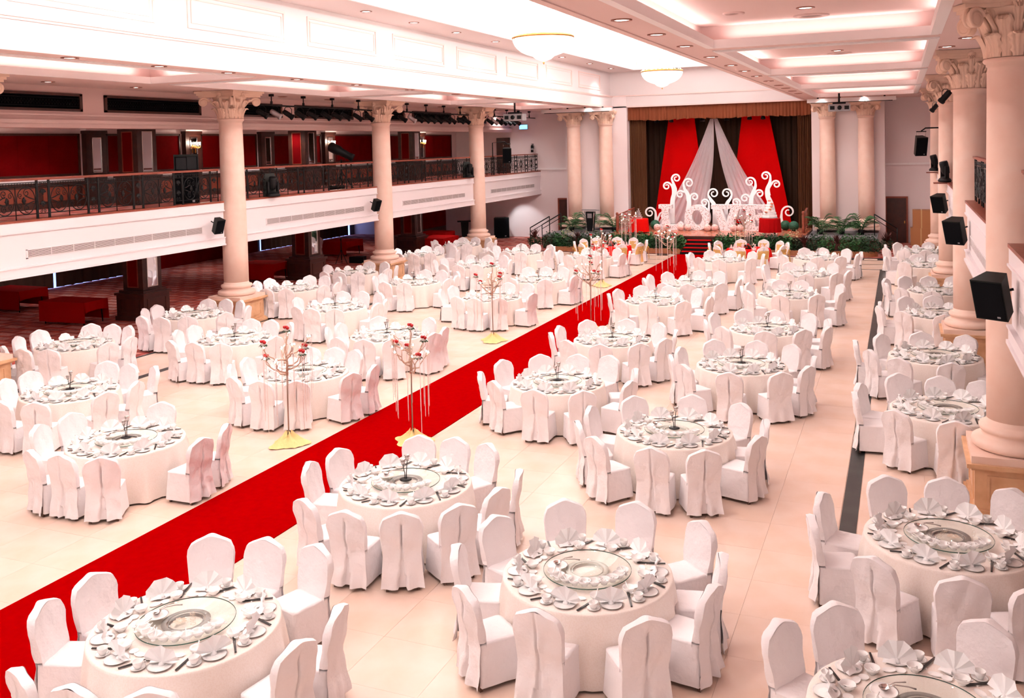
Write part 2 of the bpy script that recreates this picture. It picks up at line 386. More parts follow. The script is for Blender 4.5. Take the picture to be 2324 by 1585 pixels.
# ---- the great recess over the nave and its barrel vault
Y0=-10.0
rc=boxes('ceiling_nave',[(NX0-.3,NX0+.01,Y0,NY1,CZ+.02,7.99),(NX1-.01,NX1+.3,Y0,NY1,CZ+.02,7.99),(NX0-.1,NX1+.1,NY1-.01,NY1+.3,CZ+.02,9.4),
  (NX0-.4,NX0-.1,Y0,NY1,7.95,9.38),(NX1+.1,NX1+.4,Y0,NY1,7.95,9.38),
  (NX0-.2,VX0,Y0,NY1,9.31,9.36),(VX1,NX1+.2,Y0,NY1,9.31,9.36),(VX0,VX1,48.3,NY1,9.312,9.362)],M_recess)
b=MB()
for x,s in ((NX0,1),(NX1,-1)):
    for a,z0,z1 in ((.05,CZ-.02,CZ+.05),(.03,CZ+.05,CZ+.09),(.07,7.96,8.02),(.04,7.91,7.96)): b.box(min(x-.1*s,x+a*s),max(x-.1*s,x+a*s),Y0,NY1,z0,z1)
b.box(NX0,NX1,NY1-.05,NY1,CZ-.02,CZ+.05).box(NX0,NX1,NY1-.07,NY1,7.96,8.02)
b.build('cornice',M_pinktrim,rc)
b=MB()                                               # panel mouldings on the recess walls
def rectframe(b,x,s,y0,y1,z0,z1,w=.06,d=.03):
    xa,xb=min(x,x+s*d),max(x,x+s*d)
    for q in ((y0,y1,z0,z0+w),(y0,y1,z1-w,z1),(y0,y0+w,z0+w,z1-w),(y1-w,y1,z0+w,z1-w)): b.box(xa,xb,q[0],q[1],q[2],q[3])
for i in range(11):
    y=-1.7+i*4.6
    for x,s in ((NX0-.1,1),(NX1+.1,-1)): rectframe(b,x,s,y,y+3.6,8.25,9.05); rectframe(b,x,s,y+.12,y+3.48,8.37,8.93,.03,.02)
b.build('panel_moulding',M_pinktrim,rc)
b=MB(); ringbox(b,VX0,VX1,Y0-1,48.3,.0001,0,0) if 0 else None
for x,s in ((VX0,-1),(VX1,1)):
    b.box(min(x-s*.03,x+s*.06),max(x-s*.03,x+s*.06),Y0,48.3,9.28,9.5)
b.box(VX0,VX1,48.27,48.36,9.27,9.49)
b.build('vault_crown',M_white,rc)
def arc(k,n,rx,rz): a=PI*k/n; return (VM-rx*cos(a),9.55+rz*sin(a))
b=MB(); n=24; RX=(VX1-VX0)/2+.5; RZ=2.3
b.grid(lambda u,v:(arc(u*n,n,RX,RZ)[0],Y0+(48.9-Y0)*v,arc(u*n,n,RX,RZ)[1]),n,1)
b.build('barrel_vault',M_vault,rc)
for i in range(12):                                  # ribs
    y=-2.6+i*4.55
    A=[arc(k,n,RX-.16,RZ-.16) for k in range(n+1)]; B=[arc(k,n,RX,RZ) for k in range(n+1)]
    q=MB().strip(A,B,y-.22,y+.22); q.build('vault_rib',M_white,rc)
b=MB()
for k in (5,9,15,19):
    (x,z),(x2,z2)=arc(k,n,RX-.08,RZ-.08),arc(k+.25,n,RX-.08,RZ-.08); b.tube([(x,Y0,z),(x,48.8,z)],.07,6)
b.build('vault_purlin',M_white,rc)
P=[(VM-RX,9.3)]+[arc(k,n,RX,RZ) for k in range(n+1)]+[(VM+RX,9.3)]
MB().prism(P,48.85,48.95).build('tympanum',M_vault,rc)
b=MB(); Mb=mat('trellis_line',(206,190,160),.6)
for r in (.55,.7,.86):
    b.tube([(VM-RX*r*cos(PI*k/20),48.83,9.55+RZ*r*sin(PI*k/20)) for k in range(21)],.012,4)
for k in range(1,20):
    a=PI*k/20; c=PI*(k+.8)/20; b.tube([(VM-RX*.55*cos(a),48.83,9.55+RZ*.55*sin(a)),(VM-RX*.86*cos(c),48.83,9.55+RZ*.86*sin(c))],.01,4)
b.build('trellis',Mb,rc)
# ---- downlights
DL=MB(); DL.lathe([(.17,0),(.17,.015),(.13,.02),(.12,.0)],20,M=T4(rx=PI),cap=False); DLm=DL.mesh('lamp_ring',M_trim)
DLl=MB().lathe([(.0,-.004),(.125,-.004),(.125,.0)],20).mesh('lamp_lens',M_lampglow)
dl_data=bpy.data.lights.new('downlight_lamp','SPOT'); dl_data.energy=190; dl_data.color=(1,.965,.945); dl_data.spot_size=rad(130); dl_data.spot_blend=.8; dl_data.shadow_soft_size=.12
def downlight(x,y,z,label,grp,light=True,sc=1):
    t=thing('downlight',label,'ceiling light',(x,y,z),0,grp); t.scale=(sc,)*3
    ob('ring',DLm,t,(0,0,0)); ob('lens',DLl,t,(0,0,-.002))
    if light: o=ob('lamp',dl_data,t,(0,0,-.03))
for i,y in enumerate((2,6.8)):  # unseen downlights added to brighten the near end of the hall
    downlight(-4.07,y,CZ,'added unseen downlight on the right beam, %s'%['far back','nearer'][i],'downlights along the right beam'); downlight(-15.1,y,CZ,'added unseen downlight on the left beam, %s'%['far back','nearer'][i],'downlights along the left beam')
yr=[11.6,14.4,16.7,19.1,21.9,24.7,27.0,29.4,32.2,35,37.2,39.6,42]
for i,y in enumerate(yr):
    downlight(-4.62+.55,y,CZ,'round downlight, %s from camera along the right ceiling beam edge'%(ORD+['thirteenth'])[i] if i<12 else 'round downlight, farthest along the right ceiling beam edge','downlights along the right beam',i%2==0)
for i,y in enumerate([11.3,13.7,16.1,18.4,21.2,24.2,27.5,31,35,39.5]): downlight(-15.1,y,CZ,'round downlight, %s along the left ceiling beam edge'%ORD[i],'downlights along the left beam',i%2==0)
for i,y in enumerate([17.7,20.7,23.3,27.6,30.5,36.5,40,45]): downlight(-20.3,y,CZ,'round downlight, %s above the left column row'%ORD[i],'downlights above left columns',False)
for i,y in enumerate([16.5,19.0+2,24.0-2.2+1,34.3,39]): downlight(1.25 if i!=2 else .95,y,CZ,'round downlight, %s beside the right column capitals'%ORD[i],'downlights beside right columns',i in(0,3))
for i,(x,y) in enumerate([(-1.6,18),(-1.7,23.2),(-1.6,27.3),(-1.6,33),(-1.7,36),(-1.6,41.5),(-1.6,44)]): downlight(x,y,CZ+.45,'round downlight, %s inside the right ceiling trays'%ORD[i],'downlights inside right trays',i%2==1)
for i,(x,y) in enumerate([(-17.2,13.6),(-16.6,16.5),(-17.1,23.2),(-17,33.5),(-17,42)]): downlight(x,y,CZ+.45,'round downlight, %s inside the left ceiling trays'%ORD[i],'downlights inside left trays',i%2==0)
for i,y in enumerate([15,17.6,20.2,22.9,25.7,28.7,32,35.6,39.4,43.4,47]): downlight(-13.9,y,9.31,'recessed downlight, %s along the left vault soffit'%ORD[i],'downlights along left vault soffit',i%2==0)
for i,(x,y) in enumerate(((-19,46.5),(-17,47.6),(-15.3,47.3),(-3.5,47.2),(-1.6,47.4),(.6,46.6),(2.6,45.5),(-21,49))): downlight(x,y,CZ,'round downlight in the ceiling by the stage, %s from the left'%(['first']+ORD[1:7]+['farthest left, by the wall'])[i],'downlights by the stage')
DF=MB(); DF.lathe([(.34,0),(.34,.02),(.24,.03),(.22,.005)],22,M=T4(rx=PI),cap=False)
DFm=DF.mesh('diffuser_ring',M_ceil); DFc=MB().lathe([(0,-.004),(.225,-.004)],22).mesh('diffuser_core',mat('diffuser_shadow',(120,80,64),.7))
for i,(x,y) in enumerate([(-1.6,19.2),(-1.6,28.2),(-1.6,36.8),(-16.6,17.9),(-16.9,27),(-17,36.5),(-1.6,25.2),(-2.9,18.0)]):
    t=thing('ceiling_diffuser','round ceiling air diffuser, %s, in the %s ceiling trays'%(['big near one','middle one','far one','near one','middle one','far one','small middle one','small near one'][i],'left' if x<-9 else 'right'),'air vent',(x,y,CZ+.45 ),0); t.scale=(1,1,1) if i<6 else (.6,.6,1)
    ob('ring',DFm,t); ob('core',DFc,t)
# ---- columns
def leaf_mesh(h,w,out,name):
    b=MB()
    def fn(u,v):
        s=(u-.5)*2; prof=w*(.55+.6*v)*(1-max(0,v-.72)**2*9)*(1-.26*abs(math.sin(v*12+.6)))
        z=h*min(v,.86)/.86*.98 if v<.86 else h*.98-(v-.86)*h*.9
        y=.02+out*v**2.2+.03*(1-s*s)+.016*cos(3*PI*s)*(.3+v)
        return (s*prof,y,z)
    b.grid(fn,10,14); return b.mesh(name,M_cap)
LEAF1=leaf_mesh(.34,.15,.16,'acanthus_leaf'); LEAF2=leaf_mesh(.58,.14,.2,'acanthus_leaf'); LEAF3=leaf_mesh(.74,.10,.2,'acanthus_leaf')
def volute_mesh():
    b=MB(); pts=[];rr=[]
    for k in range(30):
        t=k/29; a=PI*.9-t*4.2*PI; r=.135*(1-t)+.012; pts.append((r*cos(a),0,r*sin(a))); rr.append(.035*(1-t*.5))
    pts=[(-.42,0,-.22),(-.3,0,-.06),(-.2,0,.06)]+pts; rr=[.02,.03,.035]+rr
    for d in (-.05,.05): b.tube([(x,d,z) for x,_,z in pts],rr,6)
    b.lathe([(.0,-.07),(.1,-.07),(.12,-.04),(.12,.04),(.1,.07),(0,.07)],14,M=T4(rx=PI/2)); return b.mesh('volute',M_cap)
VOL=volute_mesh()
ROS=MB().lathe([(0,0),(.07,.0),(.09,.02),(.05,.05),(0,.06)],8,M=T4(rx=PI/2)).mesh('rosette',M_cap)
def colmeshes(zb,za,zt):
    # zb pedestal top, za astragal, zt abacus top
    base=MB(); p=[(.0,0),(.62,0),(.62,.10)]; base.box(-.62,.62,-.62,.62,zb,zb+.1)
    base.lathe([(.52,zb+.1),(.575,zb+.13),(.59,zb+.18),(.575,zb+.23),(.52,zb+.26),(.46,zb+.27),(.44,zb+.31),(.45,zb+.34),(.475,zb+.35),(.49,zb+.39),(.475,zb+.43),(.43,zb+.44),(.40,zb+.46),(.385,zb+.52)],36)
    shaft=MB(); shaft.lathe([(.385,zb+.5),(.388,zb+1.6),(.38,(zb+za)/2+.6),(.36,za-.12),(.355,za-.05),(.375,za-.045),(.375,za-.01),(.40,za),(.415,za+.03),(.40,za+.06),(.36,za+.065)],36)
    cap=MB(); cap.lathe([(.35,za+.05),(.36,za+.3),(.40,za+.55),(.5,zt-.17),(.52,zt-.14)],28)
    def ab(h):                                      # concave-sided abacus outline
        o=[]
        for q in range(4):
            a=q*PI/2; R=Matrix.Rotation(a,2)
            for t in range(6):
                s=-1+2*t/6; v=R@Vector((s*.86*h,-(.86-.26*(1-s*s))*h)); o.append((v.x,v.y))
        return o
    for h,z0,z1 in ((.78,zt-.15,zt-.07),(.83,zt-.09,zt-.01),(.88,zt-.03,zt+.05)):
        pts=ab(h); n=len(cap.v); k=len(pts)
        cap.v+=[(x,y,z0) for x,y in pts]+[(x,y,z1) for x,y in pts]+[(0,0,z0),(0,0,z1)]
        for i in range(k):
            j=(i+1)%k; cap._f([n+2*k,n+j,n+i]); cap._f([n+2*k+1,n+k+i,n+k+j]); cap._f([n+i,n+j,n+k+j,n+k+i])
    return base.mesh('column_base',M_col),shaft.mesh('column_shaft',M_col),cap.mesh('capital_bell',M_cap)
def pedmesh():
    b=MB(); b.box(-.58,.58,-.58,.58,.12,.72).box(-.66,.66,-.66,.66,0,.1).box(-.62,.62,-.62,.62,.1,.14).box(-.62,.62,-.62,.62,.70,.74).box(-.68,.68,-.68,.68,.74,.80)
    for a in range(4):
        M=T4(rz=a*PI/2)
        for q in ((-.42,.42,.22,.25),(-.42,.42,.60,.63)): b.box(q[0],q[1],-.595,-.575,q[2],q[3],M)
        for x in (-.42,.39): b.box(x,x+.03,-.595,-.575,.25,.60,M)
    return b.mesh('pedestal',M_ped)
PEDM=pedmesh(); CM=colmeshes(.80,6.42,CZ-.06); CM2=colmeshes(.85,6.42,7.14)
def column(x,y,label,grp,ms,ped=True,za=6.42,zt=CZ-.06):
    t=thing('column',label,'column',(x,y,0),0,grp)
    if ped: ob('pedestal',PEDM,t)
    ob('base',ms[0],t); ob('shaft',ms[1],t); c=ob('capital',ms[2],t)
    for i in range(8):
        a=i*PI/4
        ob('acanthus_leaf',LEAF1,c,(.35*sin(a),-.35*cos(a),za+.07),0,(0,0,a+PI))
        ob('acanthus_leaf',LEAF3,c,(.35*sin(a),-.35*cos(a),za+.09),0,(0,0,a+PI))
        a+=PI/8; ob('acanthus_leaf',LEAF2,c,(.34*sin(a),-.34*cos(a),za+.07),0,(0,0,a+PI))
    for i in range(4):
        a=PI/4+i*PI/2; ob('volute',VOL,c,(.80*cos(a),.80*sin(a),zt-.3),a)
        a=i*PI/2; ob('rosette',ROS,c,(.5*sin(a),-.5*cos(a),zt-.06),a)
for i,y in enumerate(COLY): column(LCX,y,'pink stone column with leafy capital, %s of the left row'%(['cut off by the photo edge, nearest','nearest fully seen one','middle one','farthest one'][i]),'left row columns',CM)
for i,y in enumerate(RY): column(RCX,y,'pink stone column with leafy capital, %s of the right row'%ORD[i],'right row columns',CM)
for i,x in enumerate((-16.85,-15.0,-3.42,-1.6)): column(x,49.4,'pale column beside the stage, %s'%['far left, behind the black handrail','left, behind the lectern','right, next to the stage curtain','far right, behind the palms'][i],'stage columns',CM2,False,6.42,7.14)
# ================================================================= BANQUET TABLES
HOUR=['twelve','one','two','three','four','five','six','seven','eight','nine','ten','eleven']
ROWD={'P':'right of red carpet','Q':'of middle right row','V':'right of black strip','L1':'left of red carpet','L2':'of middle left row','L3':'of far left row'}
def tdesc(row,i): return '%s table %s'%(ORD[i],ROWD[row])
# ---- covered chair
U_=[-1,-.88,-.7,-.5,-.34,-.22,-.12,-.05,-.03,.03,.05,.12,.22,.34,.5,.7,.88,1]; NU=len(U_)-1
def chair_cover(var):
    R=random.Random(var*11+3); ph=[R.uniform(0,6) for _ in range(6)]; b=MB(); hem=.05
    def wz(z):
        pts=[(0,.275),(.25,.25),(.47,.232),(.6,.243),(.8,.26),(.9,.264),(1.02,.25)]
        for (a,p),(c,q) in zip(pts,pts[1:]):
            if a<=z<=c: return p+(q-p)*(z-a)/(c-a)
        return pts[-1][1]
    def ztop(u):
        u=abs(u)
        if u<.22: return 1.0-.25*u*u
        if u<.82: return .988-.098*(u-.22)
        return .929-.085*((u-.82)/.18)**1.7
    def yb(z): return -.235-.05*(1-z/.47)**1.3 if z<.47 else -.235-.085*(z-.47)/.53
    def wr(x,z): return .006*sin(23*z+9*x+ph[0])+.005*sin(31*x-11*z+ph[1])
    def back(u,v):
        s=U_[round(u*NU)]; z=hem+v*(ztop(s)-hem); x=s*wz(z)*(1-.05*max(0,v-.93)/.07); y=yb(z)+wr(x,z)-.012*(1-s*s)
        y+=.010*math.exp(-((z-.47)/.02)**2)
        if z<.45:
            k=1-z/.45; hw=.02+.2*k
            if var!=1:
                if abs(s)<hw: y+=.10*k**.6
                else: y-=.03*k*math.exp(-((abs(s)-hw)/.2)**2)
            y+=.02*k*sin(s*8+ph[2])
        elif var==0 and .5<z<.86:
            q=sin(PI*(z-.5)/.36)
            if abs(s)<.04: y+=.06*min(1,q*2)
            else: y-=.016*q*math.exp(-((abs(s)-.05)/.15)**2)
        elif var==2:
            y+=(.05 if abs(s)<.04 else 0)*(1-(z-.45)/.55)-.015*math.exp(-((abs(s)-.1)/.12)**2)
        if z>.45: y-=.012*sin(PI*min(1,abs(abs(s)*.9-(z-.5)*1.5)*3))*(z<.9)
        return (x,y,z)
    b.grid(back,NU,16)
    def front(u,v):
        s=U_[round(u*NU)]; z=.45+v*(ztop(s)-.45); x=s*wz(z)*(1-.05*max(0,v-.93)/.07); return (x,yb(z)+.075+.006*(1-s*s)+wr(x+.3,z)*.8,z)
    n=len(b.v); b.grid(lambda u,v:front(1-u,v),NU,7)
    out=[(0,v/7) for v in range(1,8)]+[(k/NU,1) for k in range(1,NU)]+[(1,v/7) for v in range(7,0,-1)]
    def edge(u,v):
        q=out[round(u*(len(out)-1))]; s=U_[round(q[0]*NU)]; z=.45+q[1]*(ztop(s)-.45); x=s*wz(z)*(1-.05*max(0,q[1]-.93)/.07)
        bul=.012*sin(PI*v); y0=yb(z)+wr(x,z)*(1-v)+wr(x+.3,z)*.8*v-.012*(1-s*s)*(1-v)
        return (x+(bul*(1 if s>0 else -1) if abs(s)==1 else 0),y0+.075*v,z+(bul if q[1]==1 else 0))
    b.grid(edge,len(out)-1,2)
    # seat and skirt
    K=44
    def per(t,z):
        t=(t%1)*4; k=int(t); f=t-k; w0,w1=.225,.235
        P=[(-w0,-.23),(-w1,.24),(w1,.24),(w0,-.23)]; p,q=P[k],P[(k+1)%4]; x,y=p[0]+(q[0]-p[0])*f,p[1]+(q[1]-p[1])*f
        m=max(abs(x)/.235,abs(y)/.24); rr=math.hypot(x,y); lim=.315
        if rr>lim: x*=lim/rr; y*=lim/rr
        fl=0 if z>.44 else (.44-z)/.44; g=1+.10*fl+(.035*sin(t*5.2+ph[3])+.02*sin(t*11+ph[4]))*fl
        return (x*g,y*(1+.10*fl if y>0 else 1+.02*fl)+(.012*sin(t*7+ph[5])*fl if y>0 else 0),z)
    lev=[hem,.18,.32,.43,.465,.478]
    def skirt(u,v):
        j=round(v*7)
        if j<=5: return per(u,lev[j])
        s=.8 if j==6 else .0; p=per(u,.48); return (p[0]*s,p[1]*s+(.0),.487-(.006 if j==7 else 0))
    b.grid(skirt,K,7,True)
    return b
COV=[chair_cover(v).mesh('chair_cover',M_cloth) for v in range(3)]
LEGS=[(-.19,-.22),(.19,-.22),(-.2,.2),(.2,.2)]
LEGM=MB().box(-.016,.016,-.016,.016,0,.16).mesh('chair_leg',M_legwood)
def far_cover(v):
    b=chair_cover(v); b.mi=1
    for x,y in LEGS: b.box(x-.016,x+.016,y-.016,y+.016,0,.16)
    return b.mesh('chair_cover',[M_cloth,M_legwood])
FARCOV=[far_cover(v) for v in range(3)]
def sash_mesh():
    b=MB()
    def band(u,v):
        a=2*PI*u; x=.262*cos(a); z=.50+.34*v; c=-.205-.085*(z-.47)/.53; y=c+.062*sin(a)-(.012 if sin(a)<0 else 0); return (x*(1 if abs(cos(a))<.9 else 1),y,z+.01*sin(a*9))
    b.grid(band,28,3,True); return b.mesh('sash_band',M_organza)
def bow_mesh():
    b=MB()
    for s in (-1,1):
        b.grid(lambda u,v,s=s:(s*(.02+.13*u),-.345-.03*sin(PI*u)*cos(2*PI*v),.66+.05*sin(PI*min(1,u*1.1))*sin(2*PI*v)),5,8)
        b.grid(lambda u,v,s=s:(s*(.015+.03*v+(u-.5)*(.03+.09*v)),-.34-.03*v+.008*sin(u*12),.65-.5*v),6,5)
    b.lathe([(0,-.03),(.03,-.02),(.035,0),(.03,.02),(0,.03)],8,(0,-.35,.66)); return b.mesh('sash_bow',M_organza)
SASH=sash_mesh(); BOW=bow_mesh()
def chair(cx,cy,a,r,label,grp,far,var,sash=False):
    jit=random.uniform(-.06,.06); x,y=cx+(r-.27)*cos(a),cy+(r-.27)*sin(a)
    if far and not sash:
        return tag(ob('banquet_chair',FARCOV[var],None,(x,y,0),a+PI/2+jit),label,'chair',grp)
    t=thing('banquet_chair',label,'chair',(x,y,0),a+PI/2+jit,grp)
    ob('cover',COV[var],t)
    for q in LEGS: ob('leg',LEGM,t,(q[0],q[1],0))
    if sash: ob('sash',SASH,t); ob('bow',BOW,t)
    return t
# ---- table and cloth
def cloth_mesh(seed,m):
    R=random.Random(seed); fs=[(R.choice([11,14,17,8,21]),R.uniform(0,6),R.uniform(.4,1)) for _ in range(4)]; b=MB(); K=84
    lev=[(0,.762),(.5,.762),(.86,.762),(.905,.761),(.918,.752),(.921,.73),(.925,.6),(.93,.42),(.938,.22),(.945,.03)]
    def fn(u,v):
        r,z=lev[round(v*9)]; a=2*PI*u
        if z<.73:
            k=(.73-z)/.7; w=sum(c*max(-.5,sin(n*a+p)) for n,p,c in fs)/2.2; r+=k**.7*(.105*w+.035)
        return (r*cos(a),r*sin(a),z)
    b.grid(fn,K,9,True); return b.mesh('tablecloth',m)
CLOTHS=[cloth_mesh(s,M_damask) for s in range(4)]; RCLOTH=cloth_mesh(9,M_redbright)
BOARD=MB().lathe([(0,.71),(.9,.71),(.9,.75),(0,.75)],32).lathe([(.3,.02),(.28,.05),(.06,.1),(.06,.7)],14).mesh('table_board',M_dwood)
# ---- tableware (shared meshes)
def fan_napkin():
    b=MB(); N=8
    def fn(u,v):
        k=round(u*N); a=rad(8)+(PI-rad(16))*k/N; r=.02+.165*v*(1-.10*abs(2*u-1)**2); o=(.016 if k%2 else -.016)*v
        x=-r*cos(a); h=r*sin(a)
        return (x,-.03+o+.16*h+.0,.028+h*.92)
    b.smooth=False; n0=len(b.f); b.grid(fn,N,3)
    for i in range(n0,len(b.sm)): b.sm[i]=False
    b.lathe([(.035,.01),(.03,.03),(.0,.05)],8,(0,-.03,0))
    b.quad((-.13,-.07,.022),(-.02,-.09,.024),(-.015,.0,.05),(-.11,-.01,.03)); b.quad((.02,-.09,.024),(.13,-.07,.022),(.11,-.01,.03),(.015,.0,.05))
    return b
def spoon(b,M,s=1):
    b.tube([(0,-.055*s,.004),(0,-.01*s,.008),(0,.05*s,.03),(0,.075*s,.045)],[.004,.005,.005,.006],5,M=M)
    b.lathe([(.0,.0),(.016*s,.003),(.02*s,.010)],8,M=M@T4(0,-.065*s,0),cap=False)
def mk(kind):
    b=MB()
    if kind=='napkin': return fan_napkin(),M_napkin
    if kind=='plate': b.lathe([(.0,.006),(.05,.006),(.065,.004),(.098,.015),(.101,.017),(.065,.0),(0,.0)],20); return b,M_china
    if kind=='saucer': b.lathe([(.0,.005),(.035,.005),(.058,.013),(.060,.015),(.038,.0),(0,.0)],18); return b,M_china
    if kind=='teacup':
        b.lathe([(.0,.006),(.026,.008),(.036,.03),(.041,.055),(.043,.056),(.038,.028),(.024,.0),(0,.0)],18); return b,M_china
    if kind=='rice_bowl': b.lathe([(.0,.012),(.03,.014),(.05,.036),(.057,.052),(.059,.052),(.052,.03),(.027,.008),(.027,.0),(0,.0)],18); return b,M_china
    if kind=='soup_spoon': spoon(b,T4(0,0,.012)); return b,M_china
    if kind=='sauce_dish': b.lathe([(.0,.006),(.026,.006),(.038,.014),(.039,.014),(.03,.0),(0,.0)],16); return b,M_china
    if kind=='spoon_rest': b.lathe([(.0,.005),(.024,.005),(.036,.012),(.037,.012),(.028,.0),(0,.0)],16,M=Matrix.Diagonal((1.5,.85,1,1))); return b,M_china
    if kind=='chopstick': b.box(-.0042,.0042,-.12,.12,.008,.0165); return b,M_lacquer
    if kind=='chopstick_rest': b.box(-.018,.018,-.006,.006,0,.009); return b,M_china
    if kind=='handle': b.tube([(.036,0,.045),(.058,0,.046),(.062,0,.03),(.05,0,.015),(.033,0,.016)],.0035,5); return b,M_china
KINDS=('napkin','plate','saucer','teacup','rice_bowl','soup_spoon','sauce_dish','spoon_rest')
WB={k:mk(k) for k in KINDS+('chopstick','chopstick_rest','handle')}
for k_,(b_,m_) in WB.items():
    f_=1.0 if k_=='napkin' else 1.15
    b_.v=[(x*f_,y*f_*(1.12 if k_=='chopstick' else 1),z*f_) for x,y,z in b_.v]
WM={k:v[0].mesh(k,v[1]) for k,v in WB.items()}
# place in a setting: (right of diner, in from table edge), extra rotation
SET={'plate':(0,.155,0),'napkin':(0,.155,0),'saucer':(-.195,.14,.3),'teacup':(-.195,.14,.3),'rice_bowl':(-.105,.315,0),'soup_spoon':(-.105,.315,-.6),'sauce_dish':(.015,.325,0),'spoon_rest':(.11,.32,.2),'chopstick':(.215,.21,-.25)}
SETZ={'teacup':.010,'soup_spoon':.006,'napkin':-.006}
LBL={'napkin':('fan-folded white napkin','napkin'),'plate':('white dinner plate','plate'),'saucer':('white saucer','saucer'),'teacup':('white teacup','cup'),'rice_bowl':('white rice bowl','bowl'),'soup_spoon':('white soup spoon','spoon'),'sauce_dish':('round sauce dish','dish'),'spoon_rest':('oval spoon rest','spoon rest')}
TOP=.7625
REST={k:MB() for k in KINDS+('chopstick','small_bowl')}
GLD=MB().lathe([(0,.036),(.475,.036),(.475,.046),(0,.046)],48).mesh('glass_disc',M_glass)
RIM=MB().lathe([(.4745,.0358),(.478,.038),(.478,.044),(.4745,.0464)],56,cap=False).mesh('glass_rim',M_glassrim)
def ringm(m,nm): return MB().lathe([(.185,.030),(.235,.030),(.235,.0355),(.185,.0355)],40,cap=False).lathe([(.16,.0),(.17,.0),(.17,.03),(.16,.03)],32,cap=False).mesh(nm,m)
RING=[ringm(M_ringgrey,'bearing_ring'),ringm(M_frost,'bearing_ring')]
LAD=MB(); LAD.lathe([(0,0),(.03,.008),(.042,.03),(.044,.03)],12,cap=False).tube([(0,.035,.03),(0,.09,.045),(0,.2,.03),(0,.26,.012)],[.006,.005,.005,.007],6); LADM=LAD.mesh('ladle',M_steel)
SRV=MB(); SRV.lathe([(0,0),(.02,.004),(.026,.012)],10,M=Matrix.Diagonal((1,1.5,1,1)),cap=False).tube([(0,.03,.012),(0,.1,.022),(0,.2,.01)],[.004,.004,.006],6); SRVM=SRV.mesh('serving_spoon',M_steel)
def candle_meshes():
    base=MB().lathe([(0,0),(.085,0),(.085,.01),(.03,.016),(0,.018)],20).mesh('holder_base',M_iron)
    def stem(s,h,o): return MB().tube([(s*.01,0,.015),(s*.012,0,.1),(s*o*.6,.0,h*.6),(s*o,0,h)],.006,6)
    st=[stem(-1,.20,.035).mesh('holder_stem',M_iron),stem(1,.27,.03).mesh('holder_stem',M_iron)]
    cup=MB()
    pts=[((.018+.026*t)*cos(t*6*PI),(.018+.026*t)*sin(t*6*PI),.09*t) for t in [i/44 for i in range(45)]]; cup.tube(pts,.0055,5)
    cup.lathe([(.012,.0),(.024,.02),(.036,.08),(.034,.08),(.022,.025),(0,.01)],14)
    return base,st,cup.mesh('spiral_cup',M_steel)
CB,CS,CCUP=candle_meshes()
def flower_logo():
    b=MB()
    for k in range(5):
        M=T4(0,.055,.0472,0,0,0)@T4(rz=k*2*PI/5)
        b.v+=[]; n=len(b.v); pts=[(0,.012),(.022,.03),(.026,.055),(.012,.07),(0,.06),(-.012,.07),(-.026,.055),(-.022,.03)]
        b.v+=[tuple(M@Vector((x,y,0))) for x,y in pts]; b._f(list(range(n,n+8)))
    cu=bpy.data.curves.new('lettering','FONT'); cu.body='ORCHID'; cu.size=.075; cu.align_x='CENTER'
    o=bpy.data.objects.new('lettering_tmp',cu); C.objects.link(o); bpy.context.view_layer.update()
    me=bpy.data.meshes.new_from_object(o); n=len(b.v)
    b.v+=[(v.co.x,v.co.y-.09,.0472) for v in me.vertices]
    for p in me.polygons: b._f([n+i for i in p.vertices])
    bpy.data.objects.remove(o); bpy.data.curves.remove(cu); bpy.data.meshes.remove(me)
    return b.mesh('logo',mat('frosted_logo',(196,176,156),.5))
LOGO=flower_logo()
